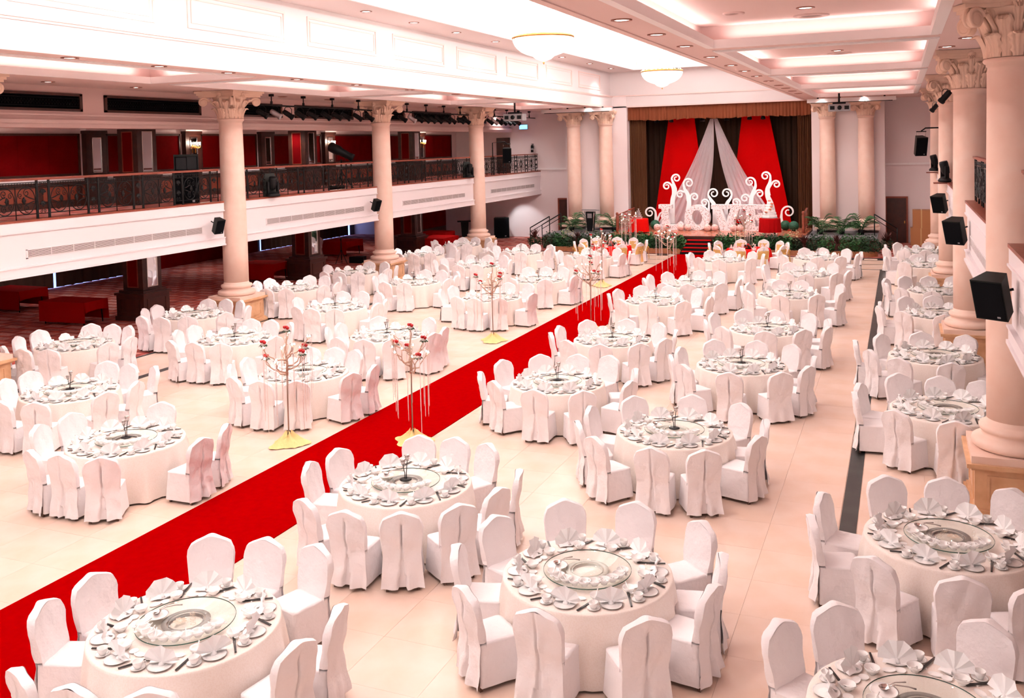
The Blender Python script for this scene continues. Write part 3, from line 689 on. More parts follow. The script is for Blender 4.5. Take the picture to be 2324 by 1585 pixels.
TABLES=[
 ('P',0,-6.57,7.07,[(16,1.55),(72,1.61),(97,1.49),(122,1.58),(175,1.36),(201,1.43),(251,1.55),(276,1.49),(301,1.52),(350,1.52)]),
 ('P',1,-6.40,11.21,[(13,1.59),(61,1.43),(86,1.36),(111,1.36),(165,1.36),(192,1.41),(247,1.61),(272,1.64),(297,1.64),(323,1.64),(348,1.58)]),
 ('P',2,-6.24,16.99,[(23,1.52),(68,1.64),(93,1.45),(124,1.46),(159,1.49),(201,1.5),(231,1.39),(273,1.44),(307,1.57),(347,1.6)]),
 ('P',3,-6.36,21.16,[(15,1.47),(51,1.4),(91,1.36),(134,1.36),(176,1.36),(210,1.47),(246,1.56),(277,1.64),(308,1.64),(336,1.55)]),
 ('P',4,-6.67,26.68,[(16,1.64),(47,1.5),(88,1.48),(121,1.5),(161,1.36),(198,1.36),(242,1.49),(275,1.42),(312,1.59),(351,1.64)]),
 ('P',5,-6.36,30.15,[(357,1.56),(22,1.64),(66,1.64),(92,1.53),(136,1.39),(171,1.44),(204,1.53),(250,1.6),(279,1.52),(316,1.64)]),
 ('P',6,-6.40,36.50,[(13,1.49),(50,1.47),(89,1.36),(124,1.36),(169,1.37),(195,1.41),(239,1.44),(274,1.61),(317,1.64)]),
 ('P',7,-6.06,40.56,[(18,1.64),(43,1.64),(75,1.64),(110,1.64),(152,1.64),(186,1.64),(227,1.64),(266,1.64),(299,1.64),(336,1.64)]),
 ('Q',0,-3.18,9.46,[(17,1.44),(50,1.56),(85,1.51),(119,1.48),(158,1.44),(193,1.44),(233,1.49),(268,1.37),(310,1.5),(346,1.44)]),
 ('Q',1,-3.40,14.65,[(11,1.42),(50,1.41),(89,1.36),(134,1.36),(173,1.46),(206,1.55),(237,1.64),(271,1.6),(298,1.64),(337,1.5)]),
 ('Q',2,-3.08,19.45,[(7,1.42),(53,1.47),(85,1.36),(123,1.46),(169,1.36),(201,1.45),(234,1.56),(271,1.64),(305,1.64),(333,1.54)]),
 ('Q',3,-3.06,23.35,[(18,1.46),(49,1.4),(89,1.36),(121,1.49),(158,1.52),(196,1.49),(232,1.45),(276,1.4),(313,1.36),(339,1.54)]),
 ('Q',4,-3.10,28.75,[(32,1.64),(81,1.38),(108,1.51),(159,1.36),(190,1.39),(225,1.5),(267,1.59),(305,1.51),(338,1.62)]),
 ('Q',5,-3.09,33.16,[(58,1.62),(88,1.47),(116,1.48),(159,1.47),(185,1.36),(252,1.37),(277,1.62),(316,1.56),(342,1.53)]),
 ('Q',6,-3.01,37.81,[(14,1.6),(53,1.64),(88,1.51),(115,1.53),(169,1.51),(224,1.61),(273,1.59),(306,1.52),(347,1.5)]),
 ('V',0,0.15,8.02,[(67,1.36),(124,1.36),(153,1.36)]),
 ('V',1,0.47,11.66,[(58,1.46),(88,1.39),(120,1.4),(166,1.45),(196,1.52),(240,1.54),(272,1.52),(297,1.64)]),
 ('V',2,0.70,17.25,[(63,1.36),(93,1.36),(120,1.58),(164,1.47),(189,1.48),(235,1.41),(271,1.51)]),
 ('V',3,0.63,21.42,[(61,1.37),(100,1.36),(141,1.38),(179,1.57),(215,1.52),(245,1.64),(278,1.64),(337,1.36)]),
 ('V',4,0.90,26.55,[(94,1.5),(125,1.44),(175,1.44),(201,1.56),(234,1.52),(272,1.41)]),
 ('V',5,1.04,30.45,[(75,1.63),(101,1.48),(126,1.64),(157,1.64),(193,1.51),(230,1.64),(262,1.64)]),
 ('V',6,0.77,36.48,[(76,1.53),(101,1.36),(167,1.36),(239,1.36)]),
 ('V',7,0.75,40.78,[(79,1.36),(132,1.36),(176,1.36),(216,1.64),(247,1.64),(274,1.64)]),
 ('L1',0,-11.72,11.43,[(22,1.63),(110,1.41),(169,1.55),(195,1.53),(252,1.48),(277,1.43),(302,1.55),(356,1.64)]),
 ('L1',1,-11.62,16.20,[(5,1.62),(70,1.36),(95,1.36),(120,1.43),(182,1.41),(208,1.49),(250,1.64),(275,1.64),(300,1.64),(340,1.62)]),
 ('L1',2,-11.91,20.14,[(8,1.52),(66,1.37),(129,1.36),(180,1.36),(205,1.47),(256,1.64),(281,1.64),(306,1.64),(343,1.64)]),
 ('L1',3,-11.69,26.10,[(67,1.64),(92,1.49),(165,1.58),(190,1.61),(251,1.51),(276,1.58),(302,1.59),(347,1.53)]),
 ('L1',4,-11.62,29.97,[(11,1.5),(75,1.55),(100,1.49),(125,1.57),(254,1.46),(299,1.61),(345,1.48)]),
 ('L1',5,-11.83,36.44,[(14,1.62),(61,1.57),(86,1.36),(113,1.36),(174,1.36),(200,1.39),(250,1.43),(275,1.36),(300,1.44),(348,1.51)]),
 ('L1',6,-12.19,40.62,[(22,1.62),(66,1.64),(96,1.64),(133,1.64),(158,1.64),(199,1.64),(235,1.64),(303,1.64),(338,1.64)]),
 ('L2',0,-15.25,13.49,[(12,1.45),(60,1.64),(85,1.43),(110,1.57),(169,1.44),(194,1.4),(272,1.58),(298,1.64),(341,1.55)]),
 ('L2',1,-15.42,18.65,[(55,1.44),(86,1.36),(112,1.42),(173,1.43),(198,1.46),(248,1.64),(273,1.53),(298,1.64),(345,1.6)]),
 ('L2',2,-15.51,23.28,[(16,1.54),(65,1.57),(90,1.54),(115,1.56),(178,1.36),(253,1.38),(278,1.51),(303,1.64),(351,1.62)]),
 ('L2',3,-15.66,28.38,[(11,1.53),(49,1.64),(76,1.54),(102,1.49),(173,1.36),(199,1.36),(262,1.6),(287,1.62),(346,1.59)]),
 ('L2',4,-15.37,32.94,[(12,1.36),(72,1.64),(97,1.52),(122,1.64),(170,1.58),(195,1.64),(245,1.64),(270,1.6),(295,1.59)]),
 ('L2',5,-15.25,37.29,[(26,1.44),(55,1.58),(86,1.51),(111,1.64),(157,1.56),(187,1.49),(241,1.64),(266,1.47),(291,1.58),(350,1.36)]),
 ('L3',0,-18.93,16.95,[(10,1.56),(73,1.41),(98,1.41),(123,1.51),(171,1.51),(202,1.41),(248,1.6),(273,1.56),(298,1.62),(345,1.6)]),
 ('L3',1,-18.89,21.14,[(20,1.58),(63,1.42),(89,1.36),(115,1.36),(182,1.36),(208,1.39),(255,1.64),(280,1.64),(305,1.64),(342,1.64)]),
 ('L3',2,-19.07,26.17,[(7,1.64),(54,1.63),(79,1.49),(104,1.47),(162,1.36),(190,1.36),(247,1.5),(272,1.56),(297,1.64),(342,1.64)]),
 ('L3',3,-19.15,30.07,[(22,1.63),(73,1.6),(99,1.55),(169,1.36),(257,1.47),(282,1.48),(307,1.64),(353,1.61)]),
 ('L3',4,-19.24,35.79,[(5,1.64),(62,1.64),(87,1.43),(112,1.49),(173,1.36),(198,1.36),(257,1.53),(283,1.6),(311,1.41)]),
 ('L3',5,-19.26,39.70,[(15,1.64),(63,1.64),(88,1.46),(113,1.45),(184,1.36),(210,1.4),(254,1.64),(279,1.64),(304,1.64),(350,1.64)]),
]
def lay_table(row,i,cx,cy,chairs,near,far,red):
    D=tdesc(row,i); phi=math.atan2(cy,cx); R=random.Random(int(cx*100)+int(cy*37))
    # chairs, named clockwise from the side farthest from the camera
    cs=sorted(chairs,key=lambda q:(math.degrees(phi)-q[0]+8)%360)
    for n,(a,r) in enumerate(cs):
        if red: lab='gold-sashed white chair, %s clockwise from far side, red %s'%(ORD[n] if n else 'first',D)
        else: lab='white covered chair, %s clockwise from far side, %s'%(ORD[n] if n else 'first',D)
        chair(cx,cy,rad(a),r,lab,'gold sashed chairs' if red else 'white covered banquet chairs',far,R.choice((0,0,0,2,1)),red)
    t=thing('round_table','round table under %s cloth, the %s'%('bright red' if red else 'white damask',D),'table',(cx,cy,0),0,'round banquet tables')
    ob('tablecloth',RCLOTH if red else R.choice(CLOTHS),t,None,R.uniform(0,6)); ob('table_board',BOARD,t)
    base=phi+PI/10
    for k in range(10):
        a=base+k*PI/5; h=HOUR[round(math.degrees(phi-a)/30)%12]
        er=Vector((cos(a),sin(a),0)); et=Vector((-sin(a),cos(a),0))      # et: to the diner's right
        def at(q): p=er*(.915-q[1])+et*q[0]; return Vector((cx+p.x,cy+p.y,TOP))
        rz=a+PI/2
        if red:
            p=at((0,.2,0)); tag(ob('standing_napkin',PNAP,None,p,rz+R.uniform(-.5,.5)),'pale pink standing napkin at %s o\'clock, %s'%(h,D),'napkin','standing napkins on red tables')
            tag(ob('plate',WM['plate'],None,at((0,.2,0)),0),'white dinner plate at %s o\'clock, %s'%(h,D),'plate','dinner plates')
            continue
        for kd in KINDS:
            p=at(SET[kd]); p.z+=SETZ.get(kd,0); ro=rz+SET[kd][2]+R.uniform(-.12,.12)+(PI if kd=='napkin' else 0)
            if kd=='napkin': ro=rz+PI+R.uniform(-.25,.25)
            if near:
                o=ob(kd,WM[kd],None,p,ro); tag(o,"%s at %s o'clock, %s"%(LBL[kd][0],h,D),LBL[kd][1],LBL[kd][0]+'s on the tables')
                if kd=='teacup': ob('handle',WM['handle'],o)
            else: REST[kd].join(WB[kd][0],T4(p.x,p.y,p.z,rz=ro))
        p=at(SET['chopstick']); ro=rz+SET['chopstick'][2]+R.uniform(-.2,.2)
        if near:
            q=thing('chopsticks',"pair of black chopsticks at %s o'clock, %s"%(h,D),'chopsticks',p,ro,'chopstick pairs on the tables')
            ob('chopstick',WM['chopstick'],q,(-.006,0,0),.012); ob('chopstick',WM['chopstick'],q,(.006,0,0),-.012); ob('chopstick_rest',WM['chopstick_rest'],q,(0,.06,0))
        else:
            for d in (-.006,.006): REST['chopstick'].join(WB['chopstick'][0],T4(p.x,p.y,p.z,rz=ro)@T4(d))
    if red:
        f=thing('table_flowers','low dark red flower arrangement on the red %s'%D,'flowers',(cx,cy,TOP),0,'red table flowers')
        ob('dark_bowl',FLB,f); ob('foliage',FLF,f); ob('blossoms',FLR,f); return
    g=thing('glass_turntable','round glass turntable on the %s'%D,'turntable',(cx,cy,TOP),phi-PI/2,'glass turntables')
    ob('glass_disc',GLD,g); ob('glass_rim',RIM,g); ob('bearing_ring',RING[1 if (row,i) in (('Q',0),('Q',1)) else 0],g)
    if (row,i) in (('P',0),('V',1)): ob('logo',LOGO,g,None,PI/2 if row=='P' else -1.9)
    gz=TOP+.0465
    def tt(ang,r): a=phi+ang; return (cx+r*cos(a),cy+r*sin(a),gz)       # ang measured from the far side, + is photo left
    g0=90 if (row,i) in (('P',0),('P',1),('L1',0)) else R.uniform(96,118); angs=[rad(g0+k*15) for k in range(10)]
    for n,ag in enumerate(angs):
        p=tt(ag,.40); ro=R.uniform(0,6)
        if near:
            o=thing('soup_bowl','small white bowl with spoon, %s from left on turntable, %s'%('first' if n==0 else ORD[n],D),'bowl',p,phi+ag,'small bowls on turntables')
            ob('bowl',WM['rice_bowl'],o); ob('spoon',WM['soup_spoon'],o,(0,0,.008),ro-phi)
        else: REST['small_bowl'].join(WB['rice_bowl'][0],T4(*p))
    p=tt(rad(g0-34),.33)
    if near:
        tag(ob('serving_plate',WM['plate'],None,p,0),'white serving plate on the turntable, %s'%D,'plate','serving plates')
        tag(ob('ladle',LADM,None,(p[0],p[1],p[2]+.018),phi+rad(200)),'steel ladle on serving plate, %s'%D,'ladle','steel ladles')
        tag(ob('serving_spoon',SRVM,None,(p[0]+.05*cos(phi),p[1]+.05*sin(phi),p[2]+.02),phi+rad(215)),'steel serving spoon on serving plate, %s'%D,'spoon','serving spoons')
    if row in ('P','Q','L1','L2') and (row,i) not in (('P',0),('Q',0)):
        c=thing('candle_holder','two-cup spiral steel candle holder, %s'%D,'candle holder',(cx,cy,gz),phi-PI/2+R.uniform(-.7,.7),'spiral candle holders')
        ob('base',CB,c); ob('stem',CS[0],c); ob('stem',CS[1],c); ob('spiral_cup',CCUP,c,(-.035,0,.2)); ob('spiral_cup',CCUP,c,(.03,0,.27))
def pointed_napkin():
    b=MB(); b.lathe([(.05,.015),(.045,.06),(.02,.15),(0,.19)],7)
    for s in (-1,1): b.quad((s*.02,0,.03),(s*.09,.01,.05),(s*.10,.02,.13),(s*.03,0,.1))
    b.quad((-.03,-.05,.03),(.03,-.05,.03),(.02,-.07,.13),(-.02,-.07,.13)); return b.mesh('standing_napkin',mat('pink_napkin',(250,226,226),.9))
PNAP=pointed_napkin()
FLB=MB().lathe([(.0,0),(.14,.0),(.18,.06),(.17,.06),(0,.05)],14).mesh('dark_bowl',M_gear)
def leaves_blob(n,rx,rz,z0,m,size,seed,flat=.5):
    R=random.Random(seed); b=MB()
    for _ in range(n):
        a=R.uniform(0,2*PI); r=R.random()**.5*rx; z=z0+R.random()*rz*(1-(r/rx)**2*flat)
        M=T4(r*cos(a),r*sin(a),z,R.uniform(-.9,.9),R.uniform(-.9,.9),a); s=size*R.uniform(.6,1.3)
        n0=len(b.v); b.v+=[tuple(M@Vector(p)) for p in ((0,-s*.1,0),(s*.28,s*.45,.02*s),(0,s*1.1,-.08*s),(-s*.28,s*.45,.02*s))]; b._f([n0,n0+1,n0+2,n0+3])
    return b.mesh('foliage',m)
FLF=leaves_blob(90,.22,.14,.04,M_green2,.12,5); 
def blossoms(n,rx,rz,z0,m,size,seed):
    R=random.Random(seed); b=MB()
    for _ in range(n):
        a=R.uniform(0,2*PI); r=R.random()**.5*rx; s=size*R.uniform(.7,1.2)
        b.lathe([(0,-s*.5),(s*.5,-s*.2),(s*.6,s*.2),(s*.3,s*.45),(0,s*.4)],7,(r*cos(a),r*sin(a),z0+rz*(1-(r/rx)**2)*R.uniform(.6,1)))
    return b.mesh('blossoms',m)
FLR=blossoms(16,.2,.16,.06,M_rose,.07,3)
order=sorted([k for k in TABLES if not (k[0]=='P' and k[1]==7) and not (k[0]=='L1' and k[1]==6)],key=lambda k:k[2]**2+k[3]**2)
rank={(k[0],k[1]):n for n,k in enumerate(order)}
for k in TABLES:
    red=(k[0],k[1]) in (('P',7),('L1',6)); n=rank.get((k[0],k[1]),99)
    lay_table(*k,n<30,n>=22,red)
for kd,b in REST.items():
    if b.v:
        m={'chopstick':M_lacquer,'napkin':M_napkin}.get(kd,M_china)
        o=stuff(b.build('far_'+(kd+'es' if kd.endswith('sh') else kd+'s'),m)); tag(o,'far-off %ss on the tables nearest the stage'%(LBL[kd][0] if kd in LBL else {'chopstick':'black chopstick','small_bowl':'small turntable bowl'}[kd]),LBL[kd][1] if kd in LBL else {'chopstick':'chopsticks','small_bowl':'bowl'}[kd])
# ================================================================= STAGE
SZ=.78
stg=boxes('floor_stage',[(-13.85,-4.25,45.3,54.2,SZ-.07,SZ)],M_stagewood)
boxes('stage_riser',[(-13.85,-4.25,45.36,45.42,0,SZ-.07)],M_dwood,stg)
boxes('stage_nosing',[(-13.85,-4.25,45.26,45.3,SZ-.06,SZ+.005)],M_dwood,stg)
M_plat=mat('grey_platform_felt',(120,116,120),.9)
for nm,q in (('left',(-17.4,-13.9,45.5,49.7)),('right',(-4.2,-1.05,46.0,49.7))):
    p=boxes('side_platform',[(q[0],q[1],q[2],q[3],.62,.70)],M_plat,kind=False); tag(p,'low grey platform on the %s side of the stage'%nm,'platform')
    boxes('platform_skirt',[(q[0]+.05,q[1]-.05,q[2]+.05,q[3],0,.62)],M_burg,p)
st=thing('stage_steps','red carpeted steps up to the middle of the stage','steps',(-9.08,44.15,0))
for i in range(4):
    boxes('tread',[(-.68+.03*i,.68-.03*i,.27*i,.27*i+.32,.155*(i+1)-.03,.155*(i+1))],M_redcloth,st)
    boxes('riser',[(-.66+.03*i,.66-.03*i,.27*i+.03,.27*i+.06,.155*i,.155*(i+1)-.03)],M_gear,st)
boxes('stringer',[(-.74,-.68,0,1.1,0,.12),(.68,.74,0,1.1,0,.12)],M_gear,st)
# ---- curtains
def drape(name,x0,x1,y,z0,z1,folds,amp,m,parent=None,seed=1,taper=0):
    R=random.Random(seed); ph=[R.uniform(0,6) for _ in range(3)]; b=MB(); nu=max(12,int(folds*6))
    def fn(u,v):
        s=u*folds*2*PI; return (x0+(x1-x0)*u,y+amp*(sin(s)+.35*sin(2.3*s+ph[0])+.3*sin(.47*s+ph[1])),z0+(z1-z0)*v)
    b.grid(fn,nu,2); return b.build(name,m,parent)
tag(drape('stage_curtain',-13.9,-4.2,52.6,SZ,7.6,30,.09,M_stagecurt),'dark brown curtain closing the back of the stage','curtain')
tag(drape('stage_leg_curtain',-13.88,-12.95,50.3,SZ,7.5,9,.06,M_legcurt,seed=3),'narrow brown side curtain at the left of the stage','curtain')
tag(drape('stage_leg_curtain',-4.95,-4.22,50.3,SZ,7.5,8,.06,M_legcurt,seed=4),'narrow brown side curtain at the right of the stage','curtain')
va=thing('stage_valance','pleated copper brown valance across the top of the stage','valance',(0,0,0))
for i in range(18):
    x0=-13.9+i*9.7/18; x1=x0+9.7/18; RV=random.Random(i)
    b=MB(); b.grid(lambda u,v:(x0+(x1-x0)*u,50.0-.06*sin(PI*u)*(1-.4*v)-.035*sin(u*19+i)*(1-.6*v),6.62+.035*sin(PI*u+i)+.78*v),16,3); b.build('valance_pleat',M_swag,va)
# ---- red and white hangings
M_reddrape=mat('scarlet_drape',(206,4,6),.95,spec=.05,bump=(8,.2,.03))
def hanging(name,top,bot,y,m,label,seed,waves=3,amp=.05,curve=0):
    R=random.Random(seed); p0=R.uniform(0,6); b=MB()
    def fn(u,v):
        e=v**1.0; xa=top[0]+(bot[0]-top[0])*e+curve*sin(PI*e)*(1-u); xb=top[1]+(bot[1]-top[1])*e+curve*sin(PI*e)*u
        return (xa+(xb-xa)*u,y+amp*(.3+v)*sin(u*waves*2*PI+p0),top[2]+(bot[2]-top[2])*e)
    b.grid(fn,waves*8,14); return tag(b.build(name,m),label,'drape')
hanging('red_drape',(-12.05,-10.6,6.75),(-13.0,-9.95,.85),51.9,M_reddrape,'tall scarlet drape hanging at the left of the stage',1,2,.06)
hanging('red_drape',(-8.0,-6.55,6.75),(-8.75,-5.45,.85),51.9,M_reddrape,'tall scarlet drape hanging at the right of the stage',2,2,.06)
hanging('white_sheer',(-9.55,-9.36,6.6),(-12.6,-10.1,.8),50.9,M_sheer,'white sheer drape sweeping to the left from the stage top',3,6,.05,.25)
hanging('white_sheer',(-9.34,-9.15,6.6),(-7.9,-5.9,.8),50.9,M_sheer,'white sheer drape sweeping to the right from the stage top',4,6,.05,-.25)
# ---- LOVE letters; outlines in image pixels mapped to one upright plane, 1 pixel = 22.9 mm, pixel 1497,522 at stage floor
def sx(p): return -11.83+(p-1497)*.02271  # image pixel column to stage x
def sz(p): return SZ+(522-p)*.0232  # image pixel row to height above the stage floor
def letter(name,polys,label,holes=None,dep=.38,ypos=48.3):
    t=thing(name,label,'letter',(0,ypos,0))
    bf,bs=MB(),MB()
    for P in polys:
        Q=[(sx(x),sz(y)) for x,y in P]; bs.prism(Q,.012,dep); bf.prism(Q,0,.012)
    bs.build('letter_box',M_white,t); bf.build('flowered_face',M_love,t); return t
letter('letter_L',[[(1496.5,464.5),(1527.5,464.5),(1527.5,473.5),(1520,473.5),(1520,510),(1503.5,510),(1503.5,473.5),(1496.5,473.5)],[(1496.5,510),(1536,510),(1545,502.5),(1554,510),(1554,522),(1496.5,522)]],'white flower-patterned letter L standing on the stage')
def oval(cx,cy,rx,ry,n=40): return [(cx+rx*cos(2*PI*k/n),cy+ry*sin(2*PI*k/n)) for k in range(n+1)]
tO=thing('letter_O','white flower-patterned letter O standing on the stage','letter',(0,48.3,0))
A=[(sx(x),sz(y)) for x,y in oval(1585.7,493.5,29,28.5)]; B=[(sx(x),sz(y)) for x,y in oval(1585.5,493.8,11.6,17.2)]
MB().strip(A,B,.012,.38).build('letter_box',M_white,tO); MB().strip(A,B,0,.012).build('flowered_face',M_love,tO)
letter('letter_V',[[(1618,464.3),(1651.5,464.3),(1651.5,474),(1643,474),(1651.5,504),(1660.5,474),(1656,474),(1656,464.3),(1687,464.3),(1687,474),(1681,474),(1664,522),(1637.5,522),(1626.5,474),(1618,474)]],'white flower-patterned letter V standing on the stage')
letter('letter_E',[[(1688.5,464.8),(1740,464.8),(1741,480),(1734,480),(1731,474.5),(1716,474.5),(1716,487),(1722,487),(1722,483),(1732,483),(1732,504),(1722,504),(1722,498.5),(1716,498.5),(1716,512),(1732,512),(1735,506),(1742,506),(1741,522),(1688.5,522),(1688.5,512),(1695.5,512),(1695.5,474.5),(1688.5,474.5)]],'white flower-patterned letter E standing behind the cake')
# ---- white scroll cut-outs, their points in image pixels as well
def curl(b,c,R,a0,dr,stem,w0,w1=4.2,w2=2.4,turns=1.35,d0=0,d1=.06):
    pts=[];ws=[]
    st=list(stem)
    for k,p in enumerate(st): pts.append(p); ws.append(1.0*(w0+(w1-w0)*k/max(1,len(st))))
    n=26
    for k in range(n+1):
        t=k/n; a=rad(a0)+dr*2*PI*turns*t; r=R*(1-.74*t**.8); pts.append((c[0]+r*cos(a),c[1]-r*sin(a))); ws.append(.95*(w1+(w2-w1)*t))
    P=[Vector((x,y)) for x,y in pts]; Q=[P[0]]; W=[ws[0]]                    # resample smoothly
    for i in range(len(P)-1):
        p0,p1,p2,p3=P[max(i-1,0)],P[i],P[i+1],P[min(i+2,len(P)-1)]; m=4 if i<len(st) else 2
        for j in range(1,m+1):
            t=j/m; Q.append(.5*((2*p1)+(p2-p0)*t+(2*p0-5*p1+4*p2-p3)*t*t+(3*p1-p0-3*p2+p3)*t**3)); W.append(ws[i]+(ws[i+1]-ws[i])*t)
    A,B=[],[]
    for i,q in enumerate(Q):
        t=(Q[min(i+1,len(Q)-1)]-Q[max(i-1,0)]); t=t.normalized() if t.length>1e-6 else Vector((1,0)); nrm=Vector((-t.y,t.x))*W[i]/2
        A.append((sx(q.x+nrm.x),sz(q.y+nrm.y))); B.append((sx(q.x-nrm.x),sz(q.y-nrm.y)))
    b.strip(A,B,d0,d1)
def scroll(label,curls,y=48.95):
    t=thing('scroll_cutout',label,'stage prop',(0,y,0),0,'white scroll cut-outs')
    for i,c in enumerate(curls):
        b=MB(); curl(b,*c,d0=-.004*i,d1=.06-.004*i); b.build('scroll',M_white,t)
scroll('white scroll cut-out, low one at far left beside the champagne tower',[((1468,485),14,0,1,[(1479,521),(1482,503)],9),((1500,492),9.5,180,-1,[(1484,521),(1486,503)],7)])
scroll('white scroll cut-out, tall forked one behind the letter L',[((1533,406),11,190,-1,[(1520,521),(1522,480),(1524,452),(1530,434),(1527,421)],14),((1510,424),10,30,1,[(1526,446),(1526,434),(1523,424)],9)])
scroll('white scroll cut-out, tall one between letters L and O',[((1562,417),12.5,190,-1,[(1554,521),(1560,482),(1562,458),(1559,442),(1552,430)],14),((1541.5,443),9.5,40,1,[(1560,458),(1558,443),(1552,436)],8),((1575,449),10,180,-1,[(1562,470),(1563,456)],8)])
scroll('white scroll cut-out, small one above the letter O',[((1598,462),9.5,0,1,[(1604,500),(1607,478)],6)])
scroll('white scroll cut-out, curling left-hand one above the letter V',[((1619,441),13,200,-1,[(1622,521),(1622,490),(1620,468),(1612,455)],15)])
scroll('white scroll cut-out, curling right-hand one above the letter V',[((1648,441),12.5,-20,1,[(1646,521),(1646,485),(1649,464),(1656,454)],12)])
scroll('white scroll cut-out, small one between letters V and E',[((1669,461),9.5,0,1,[(1674,500),(1678,478)],6)])
scroll('white scroll cut-out, tall forked one above the letter E',[((1701,416),12.5,-10,1,[(1706,521),(1703,480),(1704,452),(1709,436),(1713,426)],13),((1689.5,452),10,20,1,[(1704,466),(1703,450)],8),((1722,442),10,170,-1,[(1704,466),(1706,448)],8)])
scroll('white scroll cut-out, tall forked one behind the cake',[((1735.5,403),11,-10,1,[(1755,521),(1748,470),(1740,448),(1739,432),(1745,417)],14),((1759,421.5),9.8,170,-1,[(1742,446),(1741,432),(1746,423)],9)])
scroll('white scroll cut-out, low one at far right behind the cake table',[((1784.5,482),15,190,-1,[(1774,521),(1769,500)],9)])
# ---- balls on the stage floor
BALLF=MB(); Rr=random.Random(4)
for k in range(120):
    z=1-2*(k+.5)/120; a=k*2.39996; r=math.sqrt(1-z*z); M=T4(.15*r*cos(a),.15*r*sin(a),.15*z)@Vector((r*cos(a),r*sin(a),z)).to_track_quat('Z','Y').to_matrix().to_4x4()
    BALLF.lathe([(.0,.01),(.02,.02),(.03,.028),(.034,.015),(.02,-.01)],6,M=M)
BALLFM=BALLF.mesh('flower_ball',M_fball)
for i,p in enumerate((1495,1516,1550,1566,1612,1628,1671,1685)):  # places across given as image pixel columns
    tag(ob('flower_ball',BALLFM,None,(sx(p)*.99-.09,47.95+.08*(i%2),SZ+.17),0,(Rr.uniform(0,3),Rr.uniform(0,3),0)),'pink blossom ball on stage floor, %s from the left'%(['first']+ORD[1:])[i],'flower ball','pink blossom balls')
GB=MB()
def gball(u,v): a=2*PI*u; e=PI*(v-.5); r=.25*(1+.03*sin(19*a)*sin(23*e)); return (r*cos(a)*cos(e),r*sin(a)*cos(e),r*sin(e))
GB.grid(gball,40,22,True); GBM=GB.mesh('green_ball',M_gball)
for (x,y),l in (((-12.1,48.55),'left one beside the champagne table'),((-5.45,48.9),'middle one behind the cake table'),((-5.0,48.5),'right one near the side curtain')):
    tag(ob('green_ball',GBM,None,(x,y,SZ+.25)),'shiny green ball on the stage, %s'%l,'ball','shiny green balls')
# ---- stage tables, champagne tower, cake
def stage_table(x,y,zt,hem,m,label):
    t=thing('round_side_table',label,'table',(x,y,SZ)); h=zt-SZ; he=hem-SZ
    b=MB(); K=60
    def fn(u,v):
        j=round(v*6); r,z=[(0,h),(.45,h),(.485,h-.005),(.495,h-.04),(.5,h-.2),(.505,he+.15),(.51,he)][j]; a=2*PI*u
        if z<h-.03: r+=.03*sin(15*a)*(h-z)/(h-he)
        return (r*cos(a),r*sin(a),z)
    b.grid(fn,K,6,True); b.build('tablecloth',m,t)
    for k in range(4): a=PI/4+k*PI/2; MB().tube([(.32*cos(a),.32*sin(a),0),(.28*cos(a),.28*sin(a),h-.02)],.016,6).build('leg',M_gear,t)
stage_table(-12.45,46.5,1.52,.86,M_redbright,'small round table in a scarlet cloth holding the champagne tower')
stage_table(-5.85,46.0,1.64,.96,M_redcloth,'small round table in a dark red cloth holding the cake')
GL=MB().lathe([(.035,0),(.035,.004),(.006,.01),(.005,.06),(.03,.075),(.05,.1),(.047,.1),(.02,.078),(0,.07)],10).mesh('coupe_glass',mat('coupe_glass',(236,226,226),.1,spec=.8))
ct=thing('champagne_tower','tiered pyramid of champagne glasses on the scarlet table','champagne tower',(-12.45,46.5,1.52))
for lv,n in enumerate((5,4,3,2,1)):
    for i in range(n):
        for j in range(n-i): ob('coupe_glass',GL,ct,((i+j*.5-(n-1)*.5*.999)*.1,(j-(n-1)/3)*.0866,lv*.1))
b=MB().lathe([(.045,.0),(.05,.01),(.04,.09),(.03,.1)],8,(-.36,.05,0)); b.build('side_glass',MATS['coupe_glass'],ct)
ck=thing('wedding_cake','white six-tier wedding cake with coral flowers','cake',(-5.85,46.0,1.64))
for i,r in enumerate((.34,.305,.255,.21,.165,.12)):
    z=.02+i*.128; MB().lathe([(0,z),(r,z),(r+.008,z+.01),(r,z+.03),(r,z+.118),(r-.01,z+.128),(0,z+.128)],28).build('tier',M_white,ck)
    MB().lathe([(r+.002,z),(r+.012,z+.008),(r+.012,z+.022),(r+.002,z+.03)],28,cap=False).build('ribbon',mat('pearl_ribbon',(222,206,206),.4),ck)
MB().lathe([(0,0),(.38,0),(.38,.02),(0,.02)],28).build('cake_board',M_gear2,ck)
M_coral=mat('coral_blossom',(246,150,120),.6)
FL=MB()
for k in range(7): a=k*.9; FL.lathe([(0,-.03),(.03,-.01),(.035,.02),(.015,.035),(0,.03)],7,(.05*cos(a)*(k>0),.05*sin(a)*(k>0),.02+.01*(k%3)))
FLM=FL.mesh('sugar_flowers',M_coral)
for i,(r,z,a) in enumerate(((.0,.79,0),(.16,.66,-.6),(.2,.53,-1.0),(.25,.40,-1.35),(.3,.27,-2.0))): ob('sugar_flowers',FLM,ck,(r*cos(a),r*sin(a),z))
